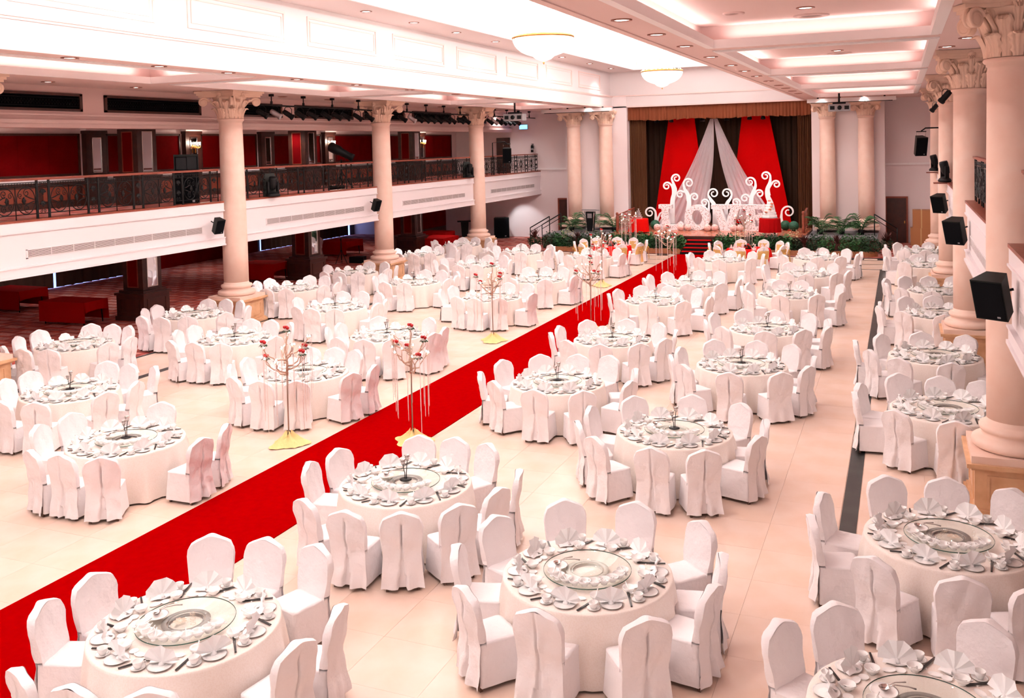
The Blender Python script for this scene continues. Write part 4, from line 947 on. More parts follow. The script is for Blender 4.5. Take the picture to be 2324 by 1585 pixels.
# ---- balustrades
def balustrade(label,x,y0,y1,h0,h1):
    t=thing('stage_balustrade',label,'balustrade',(x,y0,SZ)); L=y1-y0
    MB().lathe([(.07,0),(.07,.3),(.055,.34),(.07,.5),(.075,.9*h0),(.05,h0*.95),(.06,h0),(.075,h0+.05),(.06,h0+.11),(.02,h0+.14)],10).build('newel_post',M_wood,t)
    b=MB(); s=(h1-h0)/L
    for z0,z1 in ((h0-.06,h0),(.14,.19)):
        n=len(b.v); b.v+=[(sx_,y,z+(s*y if z0>.3 else 0)) for y in (0,L) for z in (z0,z1) for sx_ in (-.035,.035)]
        for q in ((0,1,3,2),(4,6,7,5),(0,4,5,1),(2,3,7,6),(0,2,6,4),(1,5,7,3)): b._f([n+i for i in q])
    b.build('rail',M_wood,t); n=int(L/.28)
    for i in range(1,n+1):
        y=L*i/(n+.3); h=h0-.06+s*y; MB().lathe([(.022,.17),(.03,.25),(.018,.45),(.026,h*.7),(.018,h)],7,(0,y,0)).build('baluster',M_wood,t)
balustrade('brown wooden balustrade on the left side of the stage',-13.5,46.2,49.6,.95,1.1)
balustrade('brown wooden balustrade on the right side of the stage',-4.45,47.6,49.6,.95,1.1)
# ---- lectern on the side platform
le=thing('lectern','dark acrylic lectern with silver sides on the left platform','lectern',(-15.25,47.2,.70),-.15)
MB().box(-.3,.3,-.25,.25,0,.09).build('base',M_steel,le); MB().prism([(-.15,.09),(.15,.09),(.24,1.12),(-.24,1.12)],-.12,.12).build('body',M_gear,le)
for s in (-1,1): MB().tube([(s*.17,-.13,.08),(s*.22,-.13,.5),(s*.23,-.13,.8),(s*.28,-.13,1.14)],.022,8).build('side_tube',M_steel,le)
MB().box(-.13,.13,-.135,-.12,.78,1.02).build('sign_panel',M_gear2,le)
b=MB(); b.box(-.4,.4,-.26,.26,-.02,.02,T4(0,0,1.2,rx=-.12)); b.build('top',M_gear2,le)
# ---- black stair handrails
def handrail(label,pts,y,feet):
    t=thing('stair_handrail',label,'handrail',(0,y,0))
    (xa,za),(xb,zb)=pts
    MB().tube([(xa,0,za),(xb,0,zb)],.028,8).build('rail',M_iron,t)
    for f in (.22,): MB().tube([(xa,0,za-f),(xb,0,zb-f)],.018,6).build('lower_rail',M_iron,t)
    for x,z,g in ((xa,za,feet[0]),(xb,zb,feet[1])): MB().tube([(x,0,g),(x,0,z)],.026,8).build('post',M_iron,t)
handrail('black stair handrail at the left of the stage, nearer one',((-18.2,1.04),(-17.1,1.65)),45.9,(0,.65)); handrail('black stair handrail at the left of the stage, farther one',((-17.95,1.1),(-16.85,1.72)),47.0,(0,.65))
handrail('black stair handrail at the right of the stage',((-1.2,1.72),(-.2,1.05)),47.6,(.65,0))
# ---- planters
M_planter=mat('planter_wood',(180,118,80),.5,noise=(7,(158,98,64),.3,.7))
def planter(x0,x1,y0,y1,label,round_end):
    t=thing('planter_box',label,'planter',(0,0,0)); P=[(x0,y1),(x1,y1),(x1,y0)]
    P=[]; 
    for k in range(9):
        a=PI/2*k/8; r=.5
        P.append((x0+r-r*cos(a),y0+r-r*sin(a)) if round_end<0 else (x1-r+r*sin(a),y0+r-r*cos(a)))
    P=(P+[(x1,y0),(x1,y1),(x0,y1)]) if round_end<0 else ([(x0,y0)]+P+[(x1,y1),(x0,y1)])
    b=MB(); n=len(P); b.v+=[(x,y,0) for x,y in P]+[(x,y,.24) for x,y in P]; b._f(list(range(n))[::-1]); b._f(list(range(n,2*n)))
    for i in range(n): j=(i+1)%n; b._f([i,j,n+j,n+i])
    b.build('box',M_planter,t); MB().box(x0+.3,x1-.1,y0+.12,y1-.05,.235,.25).build('soil',mat('soil',(30,24,20),.95),t)
planter(-16.9,-9.86,44.5,45.25,'long brown planter box in front of the stage, left of the steps',-1)
planter(-8.3,-1.0,44.7,45.25,'long brown planter box in front of the stage, right of the steps',1)
def shrub_meshes(m,seed,n,rx,rz,size): return leaves_blob(n,rx,rz,0,m,size,seed,.5)
SHR=[('dark leafy shrub',shrub_meshes(M_green2,1,520,.38,.55,.085)),('bright green leafy shrub',shrub_meshes(M_green,2,520,.36,.55,.08)),('cream-speckled shrub',None),('glossy broad-leaved shrub',shrub_meshes(M_green,4,240,.38,.5,.15))]
CRM=leaves_blob(110,.3,.42,.3,M_cream,.06,9,.4); STEMB=MB().tube([(0,0,0),(.02,0,.2),(0,0,.3)],.012,5).mesh('stem',M_dwood)
def spiky(m,n,L,seed,droop=.5,w=.03):
    R=random.Random(seed); b=MB()
    for k in range(n):
        a=R.uniform(0,2*PI); e=R.uniform(.5,1.4); l=L*R.uniform(.7,1.1); P=[]
        for j in range(6):
            t=j/5; rr=l*t*cos(e); z=l*(t*sin(e)-droop*t*t*.8); P.append((rr*cos(a),rr*sin(a),z))
        sd=Vector((-sin(a),cos(a),0)); n0=len(b.v)
        for j,p in enumerate(P):
            ww=w*(1-abs(j/5-.35)*1.3); b.v+=[tuple(Vector(p)+sd*ww),tuple(Vector(p)-sd*ww)]
        for j in range(5): b._f([n0+2*j,n0+2*j+1,n0+2*j+3,n0+2*j+2])
    return b.mesh('fronds',m)
CORD=spiky(M_burg,26,.55,3,.35,.04)
def palm(seed):
    R=random.Random(seed); b=MB()
    for k in range(15):
        a=R.uniform(0,2*PI); e=R.uniform(.5,1.3); l=R.uniform(.7,1.05); prev=None; st=[]
        for j in range(11):
            t=j/10; rr=l*t*cos(e); z=l*(t*sin(e)*1.1-.55*t*t); st.append(Vector((rr*cos(a),rr*sin(a),z)))
        b.tube(st,.007,4); sd=Vector((-sin(a),cos(a),0))
        for j in range(2,11):
            d=(st[j]-st[j-1]).normalized(); ll=.27*(1-abs(j/10-.5))
            for s in (-1,1):
                p=st[j]; q=p+(sd*s*.8+d*.6+Vector((0,0,-.35))).normalized()*ll; wv=d*.018; n0=len(b.v); b.v+=[tuple(p-wv),tuple(p+wv),tuple(q)]; b._f([n0,n0+1,n0+2])
    return b.mesh('fronds',M_palm)
PALM=[palm(s) for s in (1,2)]
POT=MB().lathe([(0,0),(.15,0),(.2,.3),(.18,.3),(.16,.26),(0,.26)],14).mesh('pot',M_gear)
R=random.Random(12); side_n={'left':0,'right':0}
ORD2=['first','second','third','fourth','fifth','sixth','seventh','eighth','ninth','tenth','eleventh','twelfth','thirteenth','fourteenth','fifteenth','sixteenth']
for s,x0,x1,y in (('left',-16.6,-10.1,44.85),('right',-8.0,-1.3,44.98)):
    for i in range(15):
        x=x0+(x1-x0)*i/14; k=(0,1,3,0,2,1,4,3,0,2,1,0,4,3,1)[(i*2+(s=='right')*5)%15]; yy=y+(.08 if i%2 else -.12)
        nm='burgundy spiky plant' if k==4 else SHR[k][0]
        t=thing('planter_plant','%s in the %s planter, %s along from the left'%(nm,s,ORD2[i]),'plant',(x,yy,.24),R.uniform(0,6),'plants in stage planters'); ob('stem',STEMB,t)
        if k==4: ob('fronds',CORD,t,(0,0,.3),0,None,1.2)
        elif k==2: ob('foliage',SHR[0][1],t,None,0,None,(1,1,1.1)); ob('pale_leaves',CRM,t,(0,0,.12),0,None,1.15)
        else: ob('foliage',SHR[k][1],t,None,0,None,(1.15,1.1,1.5))
for i,(x,y,z,l) in enumerate(((-16.5,47.7,.7,'left platform, far left'),(-15.7,48.3,.7,'left platform, behind the lectern'),(-14.2,48.0,.7,'left platform, beside the balustrade'),(-3.7,47.9,.7,'right platform, nearest the stage curtain'),(-2.7,48.0,.7,'right platform, in the middle'),(-1.8,47.9,.7,'right platform, far right'))):
    t=thing('potted_palm','feathery palm on the %s'%l,'plant',(x,y,z),i*1.3,'palms beside the stage'); ob('pot',POT,t,None,0,None,.8); ob('fronds',PALM[i%2],t,(0,0,.18),0,None,1.6)
for x,y,l in ((-17.8,45.5,'at the left stair handrail'),(-.65,46.1,'at the right stair handrail')):
    t=thing('potted_cordyline','tall burgundy spiky pot plant %s'%l,'plant',(x,y,0),0,'spiky pot plants'); ob('pot',POT,t); ob('stem',STEMB,t,(0,0,.25),0,None,(1,1,1.6)); ob('fronds',CORD,t,(0,0,.55),0,None,1.25)
    ob('lower_foliage',SHR[0][1],t,(0,0,.2))
# ================================================================= CANDELABRA TREES
def branch_pts(a,r,z0,z1,R,n=7):
    P=[]
    for j in range(n):
        t=j/(n-1); rr=r*(t**.75); z=z0+(z1-z0)*(t**1.7); P.append((rr*cos(a)+R.uniform(-.03,.03),rr*sin(a)+R.uniform(-.03,.03),z+R.uniform(-.025,.025)))
    return P
CUPG=MB().lathe([(0,0),(.03,.0),(.036,.045),(.034,.045),(.028,.006),(0,.005)],10).mesh('glass_cup',M_clear)
FLAME=MB().lathe([(0,.0),(.018,.006),(.018,.02),(.005,.028),(0,.042)],8).mesh('tealight',M_bulb)
SOCK=MB().lathe([(0,0),(.045,.0),(.055,.05),(.05,.05),(0,.04)],10).mesh('rose_cup',mat('silver_cup',(196,186,182),.4,.6))
def rose_cluster(seed):
    R=random.Random(seed); b=MB(); b.mi=1
    for k in range(9):
        a=k*.7; M=T4(.03*cos(a),.03*sin(a),.045,R.uniform(-.6,.6),.5,a); n=len(b.v); b.v+=[tuple(M@Vector(p)) for p in ((0,0,0),(.03,.03,.01),(.09,0,.0),(.03,-.03,.01))]; b._f([n,n+1,n+2,n+3])
    b.mi=0
    for k in range(3):
        a=k*2.1+seed; b.lathe([(0,-.03),(.03,-.015),(.04,.015),(.03,.035),(.012,.03),(0,.032)],8,(.035*cos(a),.035*sin(a),.085+.012*k))
    return b.mesh('roses',[M_rose,M_green2])
ROSES=[rose_cluster(s) for s in range(3)]
def base_cloth(seed):
    R=random.Random(seed); ph=[R.uniform(0,6) for _ in range(4)]; b=MB()
    def fn(u,v):
        a=2*PI*u; r=.04+.30*v*(1+.18*sin(3*a+ph[0])+.1*sin(5*a+ph[1])); z=.17*(1-v)**1.3*(1+.3*sin(4*a+ph[2]))+.05*abs(sin(7*a+ph[3]+6*v))*(1-v*.7)+.006
        return (r*cos(a),r*sin(a),z)
    b.grid(fn,40,7,True); return b.mesh('gold_cloth',M_gold)
GCL=[base_cloth(s) for s in range(3)]
def bead_strand(L):
    b=MB(); n=int(L/.024)
    for k in range(n): b.lathe([(0,-.011),(.010,0),(0,.011)],5,(0,0,-k*.024))
    b.tube([(0,0,0),(0,0,-L)],.0022,3); return b.mesh('bead_strand',mat('glass_beads',(246,226,222),.15,spec=.8))
BEADS=[bead_strand(l) for l in (1.15,1.35,.95)]
def candelabra(x,y,label,seed,z=0,beads=True):
    R=random.Random(seed); t=thing('branch_candelabra',label,'candelabra',(x,y,z),0,'branch candelabras along the carpet')
    ob('gold_cloth',GCL[seed%3],t); MB().lathe([(0,0),(.14,0),(.14,.012),(.02,.03),(0,.03)],14).build('foot',M_iron,t)
    MB().tube([(0,0,.02),(0,0,.7),(.005,0,1.32)],.013,8).build('pole',M_pole,t)
    b=MB(); b.tube([(0,0,1.28),(.01,.01,1.5),(-.02,0,1.75),(.02,.02,2.0),(.0,.03,2.08)],[.024,.022,.018,.013,.008],7); b.build('trunk',M_branch,t)
    tips=[(.0,.03,2.08,0)]; a0=R.uniform(0,6)
    for k in range(9):
        a=a0+k*2*PI/4.5+R.uniform(-.25,.25); r=R.uniform(.30,.46); z0=1.3+.05*k; z1=z0+R.uniform(.2,.36); P=branch_pts(a,r,z0,z1,R)
        b=MB(); b.tube(P,[.017-.0016*j for j in range(7)],6)
        q=P[4]; a2=a+R.choice((-1,1))*.7; b.tube([q,(q[0]+.08*cos(a2),q[1]+.08*sin(a2),q[2]+.08),(q[0]+.11*cos(a2),q[1]+.11*sin(a2),q[2]+R.uniform(.16,.3))],[.009,.007,.004],5); b.build('branch',M_branch,t)
        tips.append((*P[-1],k)); 
        e=(q[0]+.11*cos(a2),q[1]+.11*sin(a2),q[2]+.16)
        c=ob('glass_cup',CUPG,t,e); ob('tealight',FLAME,c,(0,0,.004))
    for n,(px,py,pz,k) in enumerate(tips):
        if n in (0,1,3,4,6): c=ob('rose_cup',SOCK,t,(px,py,pz)); ob('roses',ROSES[n%3],c,None,0,None,.85)
        else: c=ob('glass_cup',CUPG,t,(px,py,pz)); ob('tealight',FLAME,c,(0,0,.004))
        if beads:
            for j in range(2): ob('bead_strand',BEADS[(n+j)%3],t,(px+R.uniform(-.03,.03),py+R.uniform(-.03,.03),pz-.02))
for i,y in enumerate((14.11,23.49,33.75,43.4)): candelabra(-10.5 if i<3 else -12.2,y if i<3 else 43.85,'silvery branch candelabra with red roses, %s on the left edge of the carpet'%ORD[i],10+i)
for i,y in enumerate((14.95,25.7,35.45)): candelabra(-8.36,y,'silvery branch candelabra with red roses, %s on the right edge of the carpet'%ORD[i],20+i)
candelabra(-6.75,43.95,'silvery branch candelabra in front of the stage, right of the steps',31)
# ================================================================= CHANDELIERS
def chandelier(x,y,zr,label):
    t=thing('crystal_chandelier',label,'chandelier',(x,y,zr),0,'crystal chandeliers'); R=.88
    MB().lathe([(R-.03,-.03),(R+.01,-.04),(R+.03,0),(R+.01,.04),(R-.03,.03)],48,cap=False).build('gilt_rim',M_brass,t)
    for k in range(40):
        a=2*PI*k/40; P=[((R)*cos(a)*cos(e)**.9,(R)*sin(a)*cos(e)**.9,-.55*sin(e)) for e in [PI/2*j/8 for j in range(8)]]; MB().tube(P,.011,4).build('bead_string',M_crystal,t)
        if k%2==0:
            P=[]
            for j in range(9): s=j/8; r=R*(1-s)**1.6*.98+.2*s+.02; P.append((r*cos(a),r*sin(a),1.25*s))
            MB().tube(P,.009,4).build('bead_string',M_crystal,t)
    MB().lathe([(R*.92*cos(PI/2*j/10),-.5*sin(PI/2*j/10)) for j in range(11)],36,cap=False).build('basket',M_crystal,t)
    MB().lathe([(.3,-.5),(.32,-.53),(.22,-.62),(.05,-.68),(0,-.7)],20).build('lower_bowl',M_crystal,t)
    MB().lathe([(.0,-.78),(.02,-.75),(.03,-.72),(.01,-.69)],8).build('finial',M_brass,t)
    MB().lathe([(.2,1.22),(.24,1.26),(.24,1.3),(.1,1.34)],20).build('crown',M_brass,t); MB().tube([(0,0,1.3),(0,0,11.6-zr)],.02,6).build('hanging_rod',M_brass,t)
    for k in range(8): a=k*PI/4; MB().lathe([(0,.02),(.02,.03),(.022,.12),(.01,.2),(0,.22)],6,(.45*cos(a),.45*sin(a),0)).build('candle_lamp',M_bulb,t)
    ob('lamp',CHL,t,(0,0,.35)); 
CHL=bpy.data.lights.new('chandelier_lamp','POINT'); CHL.energy=350; CHL.color=(1,.93,.88); CHL.shadow_soft_size=.35
chandelier(-9.45,25.2,8.5,'large crystal chandelier, the nearer one under the vault'); chandelier(-9.45,39.6,8.45,'large crystal chandelier, the farther one near the stage')
CHL=CHL.copy(); CHL.energy=600
chandelier(-9.45,10.8,8.5,'added crystal chandelier out of view, lighting the near tables')  # unseen chandelier, added with a stronger lamp to brighten the near tables
# ================================================================= LEFT BALCONY
# ---- wrought iron railings
def spiral(cx,cz,r0,a0,dr,turns,n=16): return [(cx+(r0*(1-.8*k/n))*cos(a0+dr*2*PI*turns*k/n),cz+(r0*(1-.8*k/n))*sin(a0+dr*2*PI*turns*k/n)) for k in range(n+1)]
def panel_mesh(w,g=1.5):                                  # big scroll panel, drawn in y(along) z
    b=MB(); T=lambda P,r=.009:b.tube([(0,y,z) for y,z in P],r*1.45,4)
    T([(0,.12),(w,.12)],.008); T([(0,.80),(w,.80)],.008); T([(0,.9),(w,.9)],.008); T([(w/2,0),(w/2,.80)],.012)
    for s in (-1,1):
        c=w/2+s*w*.25; R=.30
        T([(c+R*cos(a)*.95,.46+.33*sin(a)) for a in [2*PI*k/24 for k in range(25)]],.010)
        for q in (-1,1):
            T(spiral(c+s*.02,.46+q*.19,.10,s*q*1.2,s*q,1.3),.008); T([(c+s*.26,.46+q*.02),(c+s*.12,.46+q*.06),(c-s*.02,.46+q*.12)],.010)
            T(spiral(c-s*.17,.46+q*.13,.07,-s*q*1.2,-s*q,1.2),.007)
        for k in range(7):                          # palmette
            a=(k-3)*.38+(0 if s>0 else PI); b.tube([(0,c-s*.02+.02*cos(a),.46+.02*sin(a)),(0,c-s*.02-.0+.10*cos(a+PI),.46+.10*sin(a+PI))],[.008,.018],5)
    n=int(w/.085)
    for k in range(n): T(spiral((k+.5)*w/n,.85,.032,PI/2,1,1.2,8),.006)
    return b.mesh('scroll_panel',M_iron)
def narrow_mesh(w):
    b=MB(); T=lambda P,r=.009:b.tube([(0,y,z) for y,z in P],r*1.45,4)
    T([(0,.12),(w,.12)],.008); T([(0,.9),(w,.9)],.008); T([(0,.8),(w,.8)],.008)
    for zc in (.62,.32):
        for k in range(7):
            a=PI/2+(k-3)*.4; b.tube([(0,w/2,zc),(0,w/2+.10*cos(a),zc+.11*sin(a))],[.008,.02],5)
        b.lathe([(0,-.03),(.03,0),(0,.03)],8,(0,w/2,zc-.02))
    for q in (-1,1): T(spiral(w/2+q*.06,.18,.05,PI/2,q,1.3),.007); T(spiral(w/2+q*.06,.86,.05,-PI/2,q,1.3),.007)
    return b.mesh('ornament_panel',M_iron)
PW,NW=1.28,.34
PANM,NARM=panel_mesh(PW),narrow_mesh(NW); POSTM=MB().box(-.013,.013,-.013,.013,0,.97).mesh('iron_post',M_iron)
def railing(x,y0,y1,label,grp):
    t=thing('balcony_railing',label,'railing',(x,y0,3.91),0,grp); L=y1-y0; k=max(1,round((L-NW)/(PW+NW+.08))); sc=(L-.0)/(k*(PW+NW+.08)+NW); p=0
    b=MB(); b.box(-.05,.05,0,L,.97,1.01).box(-.035,.035,0,L,.95,.97); b.build('handrail',M_wood,t)
    for i in range(k+1):
        ob('ornament_panel',NARM,t,(0,p,0),0,None,(1,sc,1))
        for q in (p,p+NW*sc): ob('post',POSTM,t,(0,q,0))
        p+=(NW+.04)*sc
        if i<k:
            ob('scroll_panel',PANM,t,(0,p,0),0,None,(1,sc,1)); ob('post',POSTM,t,(0,p,0)); ob('post',POSTM,t,(0,p+PW*sc,0)); p+=(PW+.04)*sc
for i,(a,b_) in enumerate(LB): railing(LCX-.14,a+.05,b_-.05,'black wrought-iron scroll railing with wooden handrail, %s left balcony bay'%['cut off nearest','first full','second full','third full','last, nearest stage'][i] if i!=1 else 'black wrought-iron scroll railing left of the first full left column','balcony railings')
railing(1.39+.16,15.7,23.6,'black wrought-iron railing on right balcony, behind the nearest right column','balcony railings')
railing(1.39+.16,7,14.3,'black wrought-iron railing on right balcony, at the photo edge','balcony railings')
# ---- upper inner wall: wainscot, red panels, pilasters, sconces
WX=-25.02
wl=boxes('trim_7',[(WX,WX+.04,8,51.2,3.79,4.55),(WX,WX+.08,8,51.2,4.55,4.62),(WX,WX+.07,8,51.2,3.79,3.95)],M_dwood)
boxes('dado_panel',[(WX+.04,WX+.06,9+i*1.55,10.3+i*1.55,4.02,4.45) for i in range(27)],M_wood,wl)
boxes('trim_8',[(WX,WX+.05,8,51.2,4.62,4.74)],M_white)
PIL=[(14.2,'m'),(18.8,'s'),(23.45,'m'),(28.1,'s'),(32.6,'m'),(37.3,'s'),(41.9,'m'),(46.4,'s')]
def red_panel(y0,y1,k):
    t=thing('red_wall_panel','red fabric wall panel in dark wood frame, %s along the upper left wall'%(['first']+ORD[1:])[k],'wall panel',(WX,y0,0),0,'red fabric wall panels'); L=y1-y0; z0,z1=4.80,6.17
    b=MB()
    for q in ((0,L,z0,z0+.07),(0,L,z1-.07,z1),(0,.07,z0,z1),(L-.07,L,z0,z1)): b.box(0,.07,q[0],q[1],q[2],q[3])
    b.build('frame',M_dwood,t); n=3 if L>3 else 2
    for i in range(n): MB().box(0,.035,.07+(L-.14)*i/n+.003,.07+(L-.14)*(i+1)/n-.003,z0+.07,z1-.07).build('fabric_panel',M_redpanel,t)
MIR=MB().box(0,.01,-.17,.17,4.9,6.0).mesh('mirror',M_mirror)
MFR=MB(); 
for q in ((-.2,.2,4.86,4.9),(-.2,.2,6.0,6.04),(-.2,-.17,4.86,6.04),(.17,.2,4.86,6.04)): MFR.box(0,.025,q[0],q[1],q[2],q[3])
MFRM=MFR.mesh('mirror_frame',M_steel)
PIB=MB(); PIB.box(0,.2,-.42,.42,3.79,6.25).box(0,.24,-.45,.45,6.17,6.27).box(0,.24,-.45,.45,3.79,4.0)
PIBM=PIB.mesh('pilaster',M_dwood); PIT=MB(); PIT.box(0,.26,-.46,.46,6.27,6.36).box(0,.34,-.52,.52,6.36,6.5); PITM=PIT.mesh('pilaster_top',M_white)
SCB=MB(); SCB.lathe([(0,-.3),(.03,-.25),(.02,-.05),(.04,0),(.02,.03)],8,(.06,0,0)).lathe([(0,0),(.06,0),(.05,.04),(0,.05)],10,M=T4(.0,0,-.05,ry=PI/2))
for a in (-1,-.5,0,.5,1): SCB.tube([(.05,0,-.02),(.12,a*.1,-.1),(.15,a*.16,-.06),(.15,a*.17,0)],.009,5)
SCBM=SCB.mesh('sconce_arms',M_brass); SCC=MB().lathe([(.014,0),(.014,.07)],6).mesh('candle_sleeve',M_white); SCL=MB().lathe([(0,0),(.014,.015),(.016,.035),(0,.075)],6).mesh('flame_bulb',M_bulb)
SL=bpy.data.lights.new('sconce_lamp','POINT'); SL.energy=28; SL.color=(1,.8,.66); SL.shadow_soft_size=.1
def sconce(x,y,z,label):
    t=thing('wall_sconce',label,'wall lamp',(x,y,z),0,'lit candle sconces'); ob('arms',SCBM,t)
    for a in (-1,-.5,0,.5,1): c=ob('candle_sleeve',SCC,t,(.15,a*.17,0)); ob('bulb',SCL,c,(0,0,.07))
    ob('lamp',SL,t,(.25,0,.1))
n_p={'m':0,'s':0}
for y,k in PIL:
    i=n_p[k]; n_p[k]+=1
    t=thing('mirror_pilaster','dark wood wall pilaster with narrow mirror, %s %s along the upper left wall'%((['first']+ORD[1:])[i],'one' if k=='m' else 'sconce-bearing one'),'pilaster',(WX,y,0),0,'mirrored wall pilasters')
    ob('body',PIBM,t); ob('mirror',MIR,t,(.2,0,0)); ob('mirror_frame',MFRM,t,(.2,0,0)); ob('top_block',PITM,t)
    if k=='s': sconce(WX+.22,y,5.72,'lit candle sconce on upper wall pilaster, %s from the left'%(['first']+ORD[1:])[i])
ys=[y for y,_ in PIL]+[51.0]
for i in range(len(ys)-1): red_panel(ys[i]+.55,ys[i+1]-.55,i)
# ---- free-standing wooden pillars, lower and upper
def pillar(y,i):
    for lv,z0,z1 in (('lower',0,2.5),('upper',3.79,6.48)):
        t=thing('wood_pillar','dark wood square pillar with mirrors, %s one on the %s'%(['first','second','third'][i],'ground floor under the balcony' if lv=='lower' else 'upper balcony floor'),'pillar',(-23.3,y,z0),0,'dark wood mirror pillars'); h=z1-z0
        b=MB()
        if lv=='lower': b.box(-.62,.62,-.62,.62,0,.14).box(-.58,.58,-.58,.58,.14,.82).box(-.63,.63,-.63,.63,.82,.9).box(-.52,.52,-.52,.52,.9,.98)
        else: b.box(-.5,.5,-.5,.5,0,.9).box(-.54,.54,-.54,.54,.9,.97)
        b.build('plinth',M_dwood,t); MB().box(-.42,.42,-.42,.42,.95,h-.1).build('shaft',M_dwood,t)
        q=MB(); q.box(-.47,.47,-.47,.47,h-.2,h-.1).box(-.5,.5,-.5,.5,h-.1,h); q.build('head',M_dwood if lv=='lower' else M_white,t)
        z0m,z1m=1.1,h-.32
        for (dx,dy,r) in ((.42,0,0),(0,-.42,-PI/2)):
            m=MB().box(0,.008,-.2,.2,z0m,z1m); m.build('mirror' if dx else 'red_inset',M_mirror if dx else M_redpanel,t,(dx,dy,0),r)
            f=MB()
            for u in ((-.23,.23,z0m-.03,z0m),(-.23,.23,z1m,z1m+.03),(-.23,-.2,z0m,z1m),(.2,.23,z0m,z1m)): f.box(0,.02,u[0],u[1],u[2],u[3])
            f.build('inset_frame',M_steel if dx else M_wood,t,(dx,dy,0),r)
        if lv=='lower':
            f=MB()
            for r in (0,-PI/2):
                M=T4(rz=r)
                for u in ((-.42,.42,.24,.27),(-.42,.42,.68,.71),(-.42,-.39,.27,.68),(.39,.42,.27,.68)): f.box(.58,.60,u[0],u[1],u[2],u[3],M)
            f.build('plinth_panel',M_dwood,t)
for i,y in enumerate((23.7,32.95,42.2)): pillar(y,i)
# ---- dark grilles high on the left wall
def wall_grille(y0,y1,k):
    t=thing('wall_grille','long black grille in dark wood frame high on left wall, %s from the camera'%(['first']+ORD[1:])[k],'grille',(-21.4,y0,6.68),0,'high black wall grilles'); L=y1-y0; h=.5
    b=MB()
    for q in ((0,L,0,.07),(0,L,h-.07,h),(0,.09,0,h),(L-.09,L,0,h)): b.box(0,.05,q[0],q[1],q[2],q[3])
    b.build('frame',M_dwood,t); MB().box(0,.006,.09,L-.09,.07,h-.07).build('backing',mat('grille_black',(8,7,11),.9,spec=.05),t)
    b=MB(); n=int(L/.1)
    for i in range(n): y=.09+(L-.18)*(i+.5)/n; b.tube([(.02,y-.035,.25),(.02,y,.32),(.02,y+.035,.25),(.02,y,.18)],.006,4,True)
    for z in (.14,.36): b.tube([(.02,.09,z),(.02,L-.09,z)],.006,4)
    b.build('iron_tracery',M_iron,t)
for k,(a,b_) in enumerate(((11.3,15.2),(15.9,19.75),(20.55,24.6),(25.4,29.0),(29.8,33.9),(34.7,38.3),(39.1,43.2),(44,47.6))): wall_grille(a,b_,k)
# ---- lighting bars and spotlights
SPB=MB(); SPB.lathe([(.05,-.24),(.095,-.2),(.105,-.1),(.105,.16),(.125,.18),(.125,.26),(.10,.26),(.09,.2),(0,.19)],14); SPBM=SPB.mesh('lamp_body',M_gear)
SPF=MB().lathe([(0,.17),(.088,.172)],12).mesh('lamp_lens',mat('dark_lens',(90,96,110),.1)); SPY=MB().tube([(.125,0,0),(.125,0,-.16),(.06,0,-.24),(-.06,0,-.24),(-.125,0,-.16),(-.125,0,0)],.013,5,M=T4(rx=PI)).mesh('yoke',M_gear)
SPS=mat('silver_lamp_side',(190,186,190),.3,.6); SPB2=SPB.mesh('lamp_body',SPS)
CLAMP=MB().box(-.03,.03,-.03,.03,0,.14).tube([(0,0,.1),(0,0,.34)],.02,6).box(-.07,.07,-.05,.05,.30,.38).mesh('ceiling_clamp',M_gear)
spot_n=0
for bi,(y0,y1,ns) in enumerate(((25.2,32.5,10),(34.6,41.6,10),(44.0,50.6,7))):
    t=thing('lighting_bar','black stage lighting bar between columns, %s from the camera'%ORD[bi],'lighting bar',(LCX,y0,6.98),0,'ceiling lighting bars'); L=y1-y0
    MB().tube([(0,0,0),(0,L,0)],.028,8).build('bar',M_gear,t)
    for k in range(4): ob('clamp',CLAMP,t,(0,L*(k+.45)/4,0))
    for k in range(ns):
        y=y0+.35+(L-.7)*(k+random.uniform(.3,.7)-.5)/(ns-1) if bi<2 else y0+.1+k*.62
        s=thing('stage_spotlight','black stage spotlight, %s on the %s lighting bar'%((['first']+ORD[1:])[k],ORD[bi]),'spotlight',(LCX,y,6.98),0,'stage spotlights'); h=Vector((.62,.55,-.56+random.uniform(-.1,.1)))
        q=h.to_track_quat('Z','Y').to_euler(); ob('body',SPB2 if k in (1,) else SPBM,s,(0,0,-.28),0,q,.85); ob('lens',SPF,s,(0,0,-.28),0,q,.85); ob('yoke',SPY,s,(0,0,-.27),.7)
# ---- loudspeakers
def speaker_mesh(w,d,h): 
    b=MB(); P=[(-w/2,-d/2),(w/2,-d/2),(w*.32,d/2),(-w*.32,d/2)]; n=len(b.v); b.v+=[(x,y,z) for z in (-h/2,h/2) for x,y in P]
    for q in ((3,2,1,0),(4,5,6,7),(0,1,5,4),(1,2,6,5),(2,3,7,6),(3,0,4,7)): b._f([n+i for i in q])
    return b
M_cab=mat('speaker_cabinet',(22,25,23),.55,spec=.2); M_mesh=mat('speaker_grille',(9,10,14),.85,spec=.1,bump=(300,.4,.005))
def speaker(loc,rot,w,d,h,label,cat='loudspeaker',bracket=None):
    t=thing('loudspeaker',label,cat,loc,0,None); t.rotation_euler=rot
    speaker_mesh(w,d,h).build('cabinet',M_cab,t); MB().box(-w*.46,w*.46,-d/2-.012,-d/2,-h*.46,h*.46).build('front_grille',M_mesh,t)
    MB().box(w*.2,w*.3,-d/2-.016,-d/2-.012,-h*.42,-h*.38).build('badge',M_gear2,t)
    if bracket: MB().tube(bracket,.018,6).build('wall_bracket',M_gear,t)
    return t
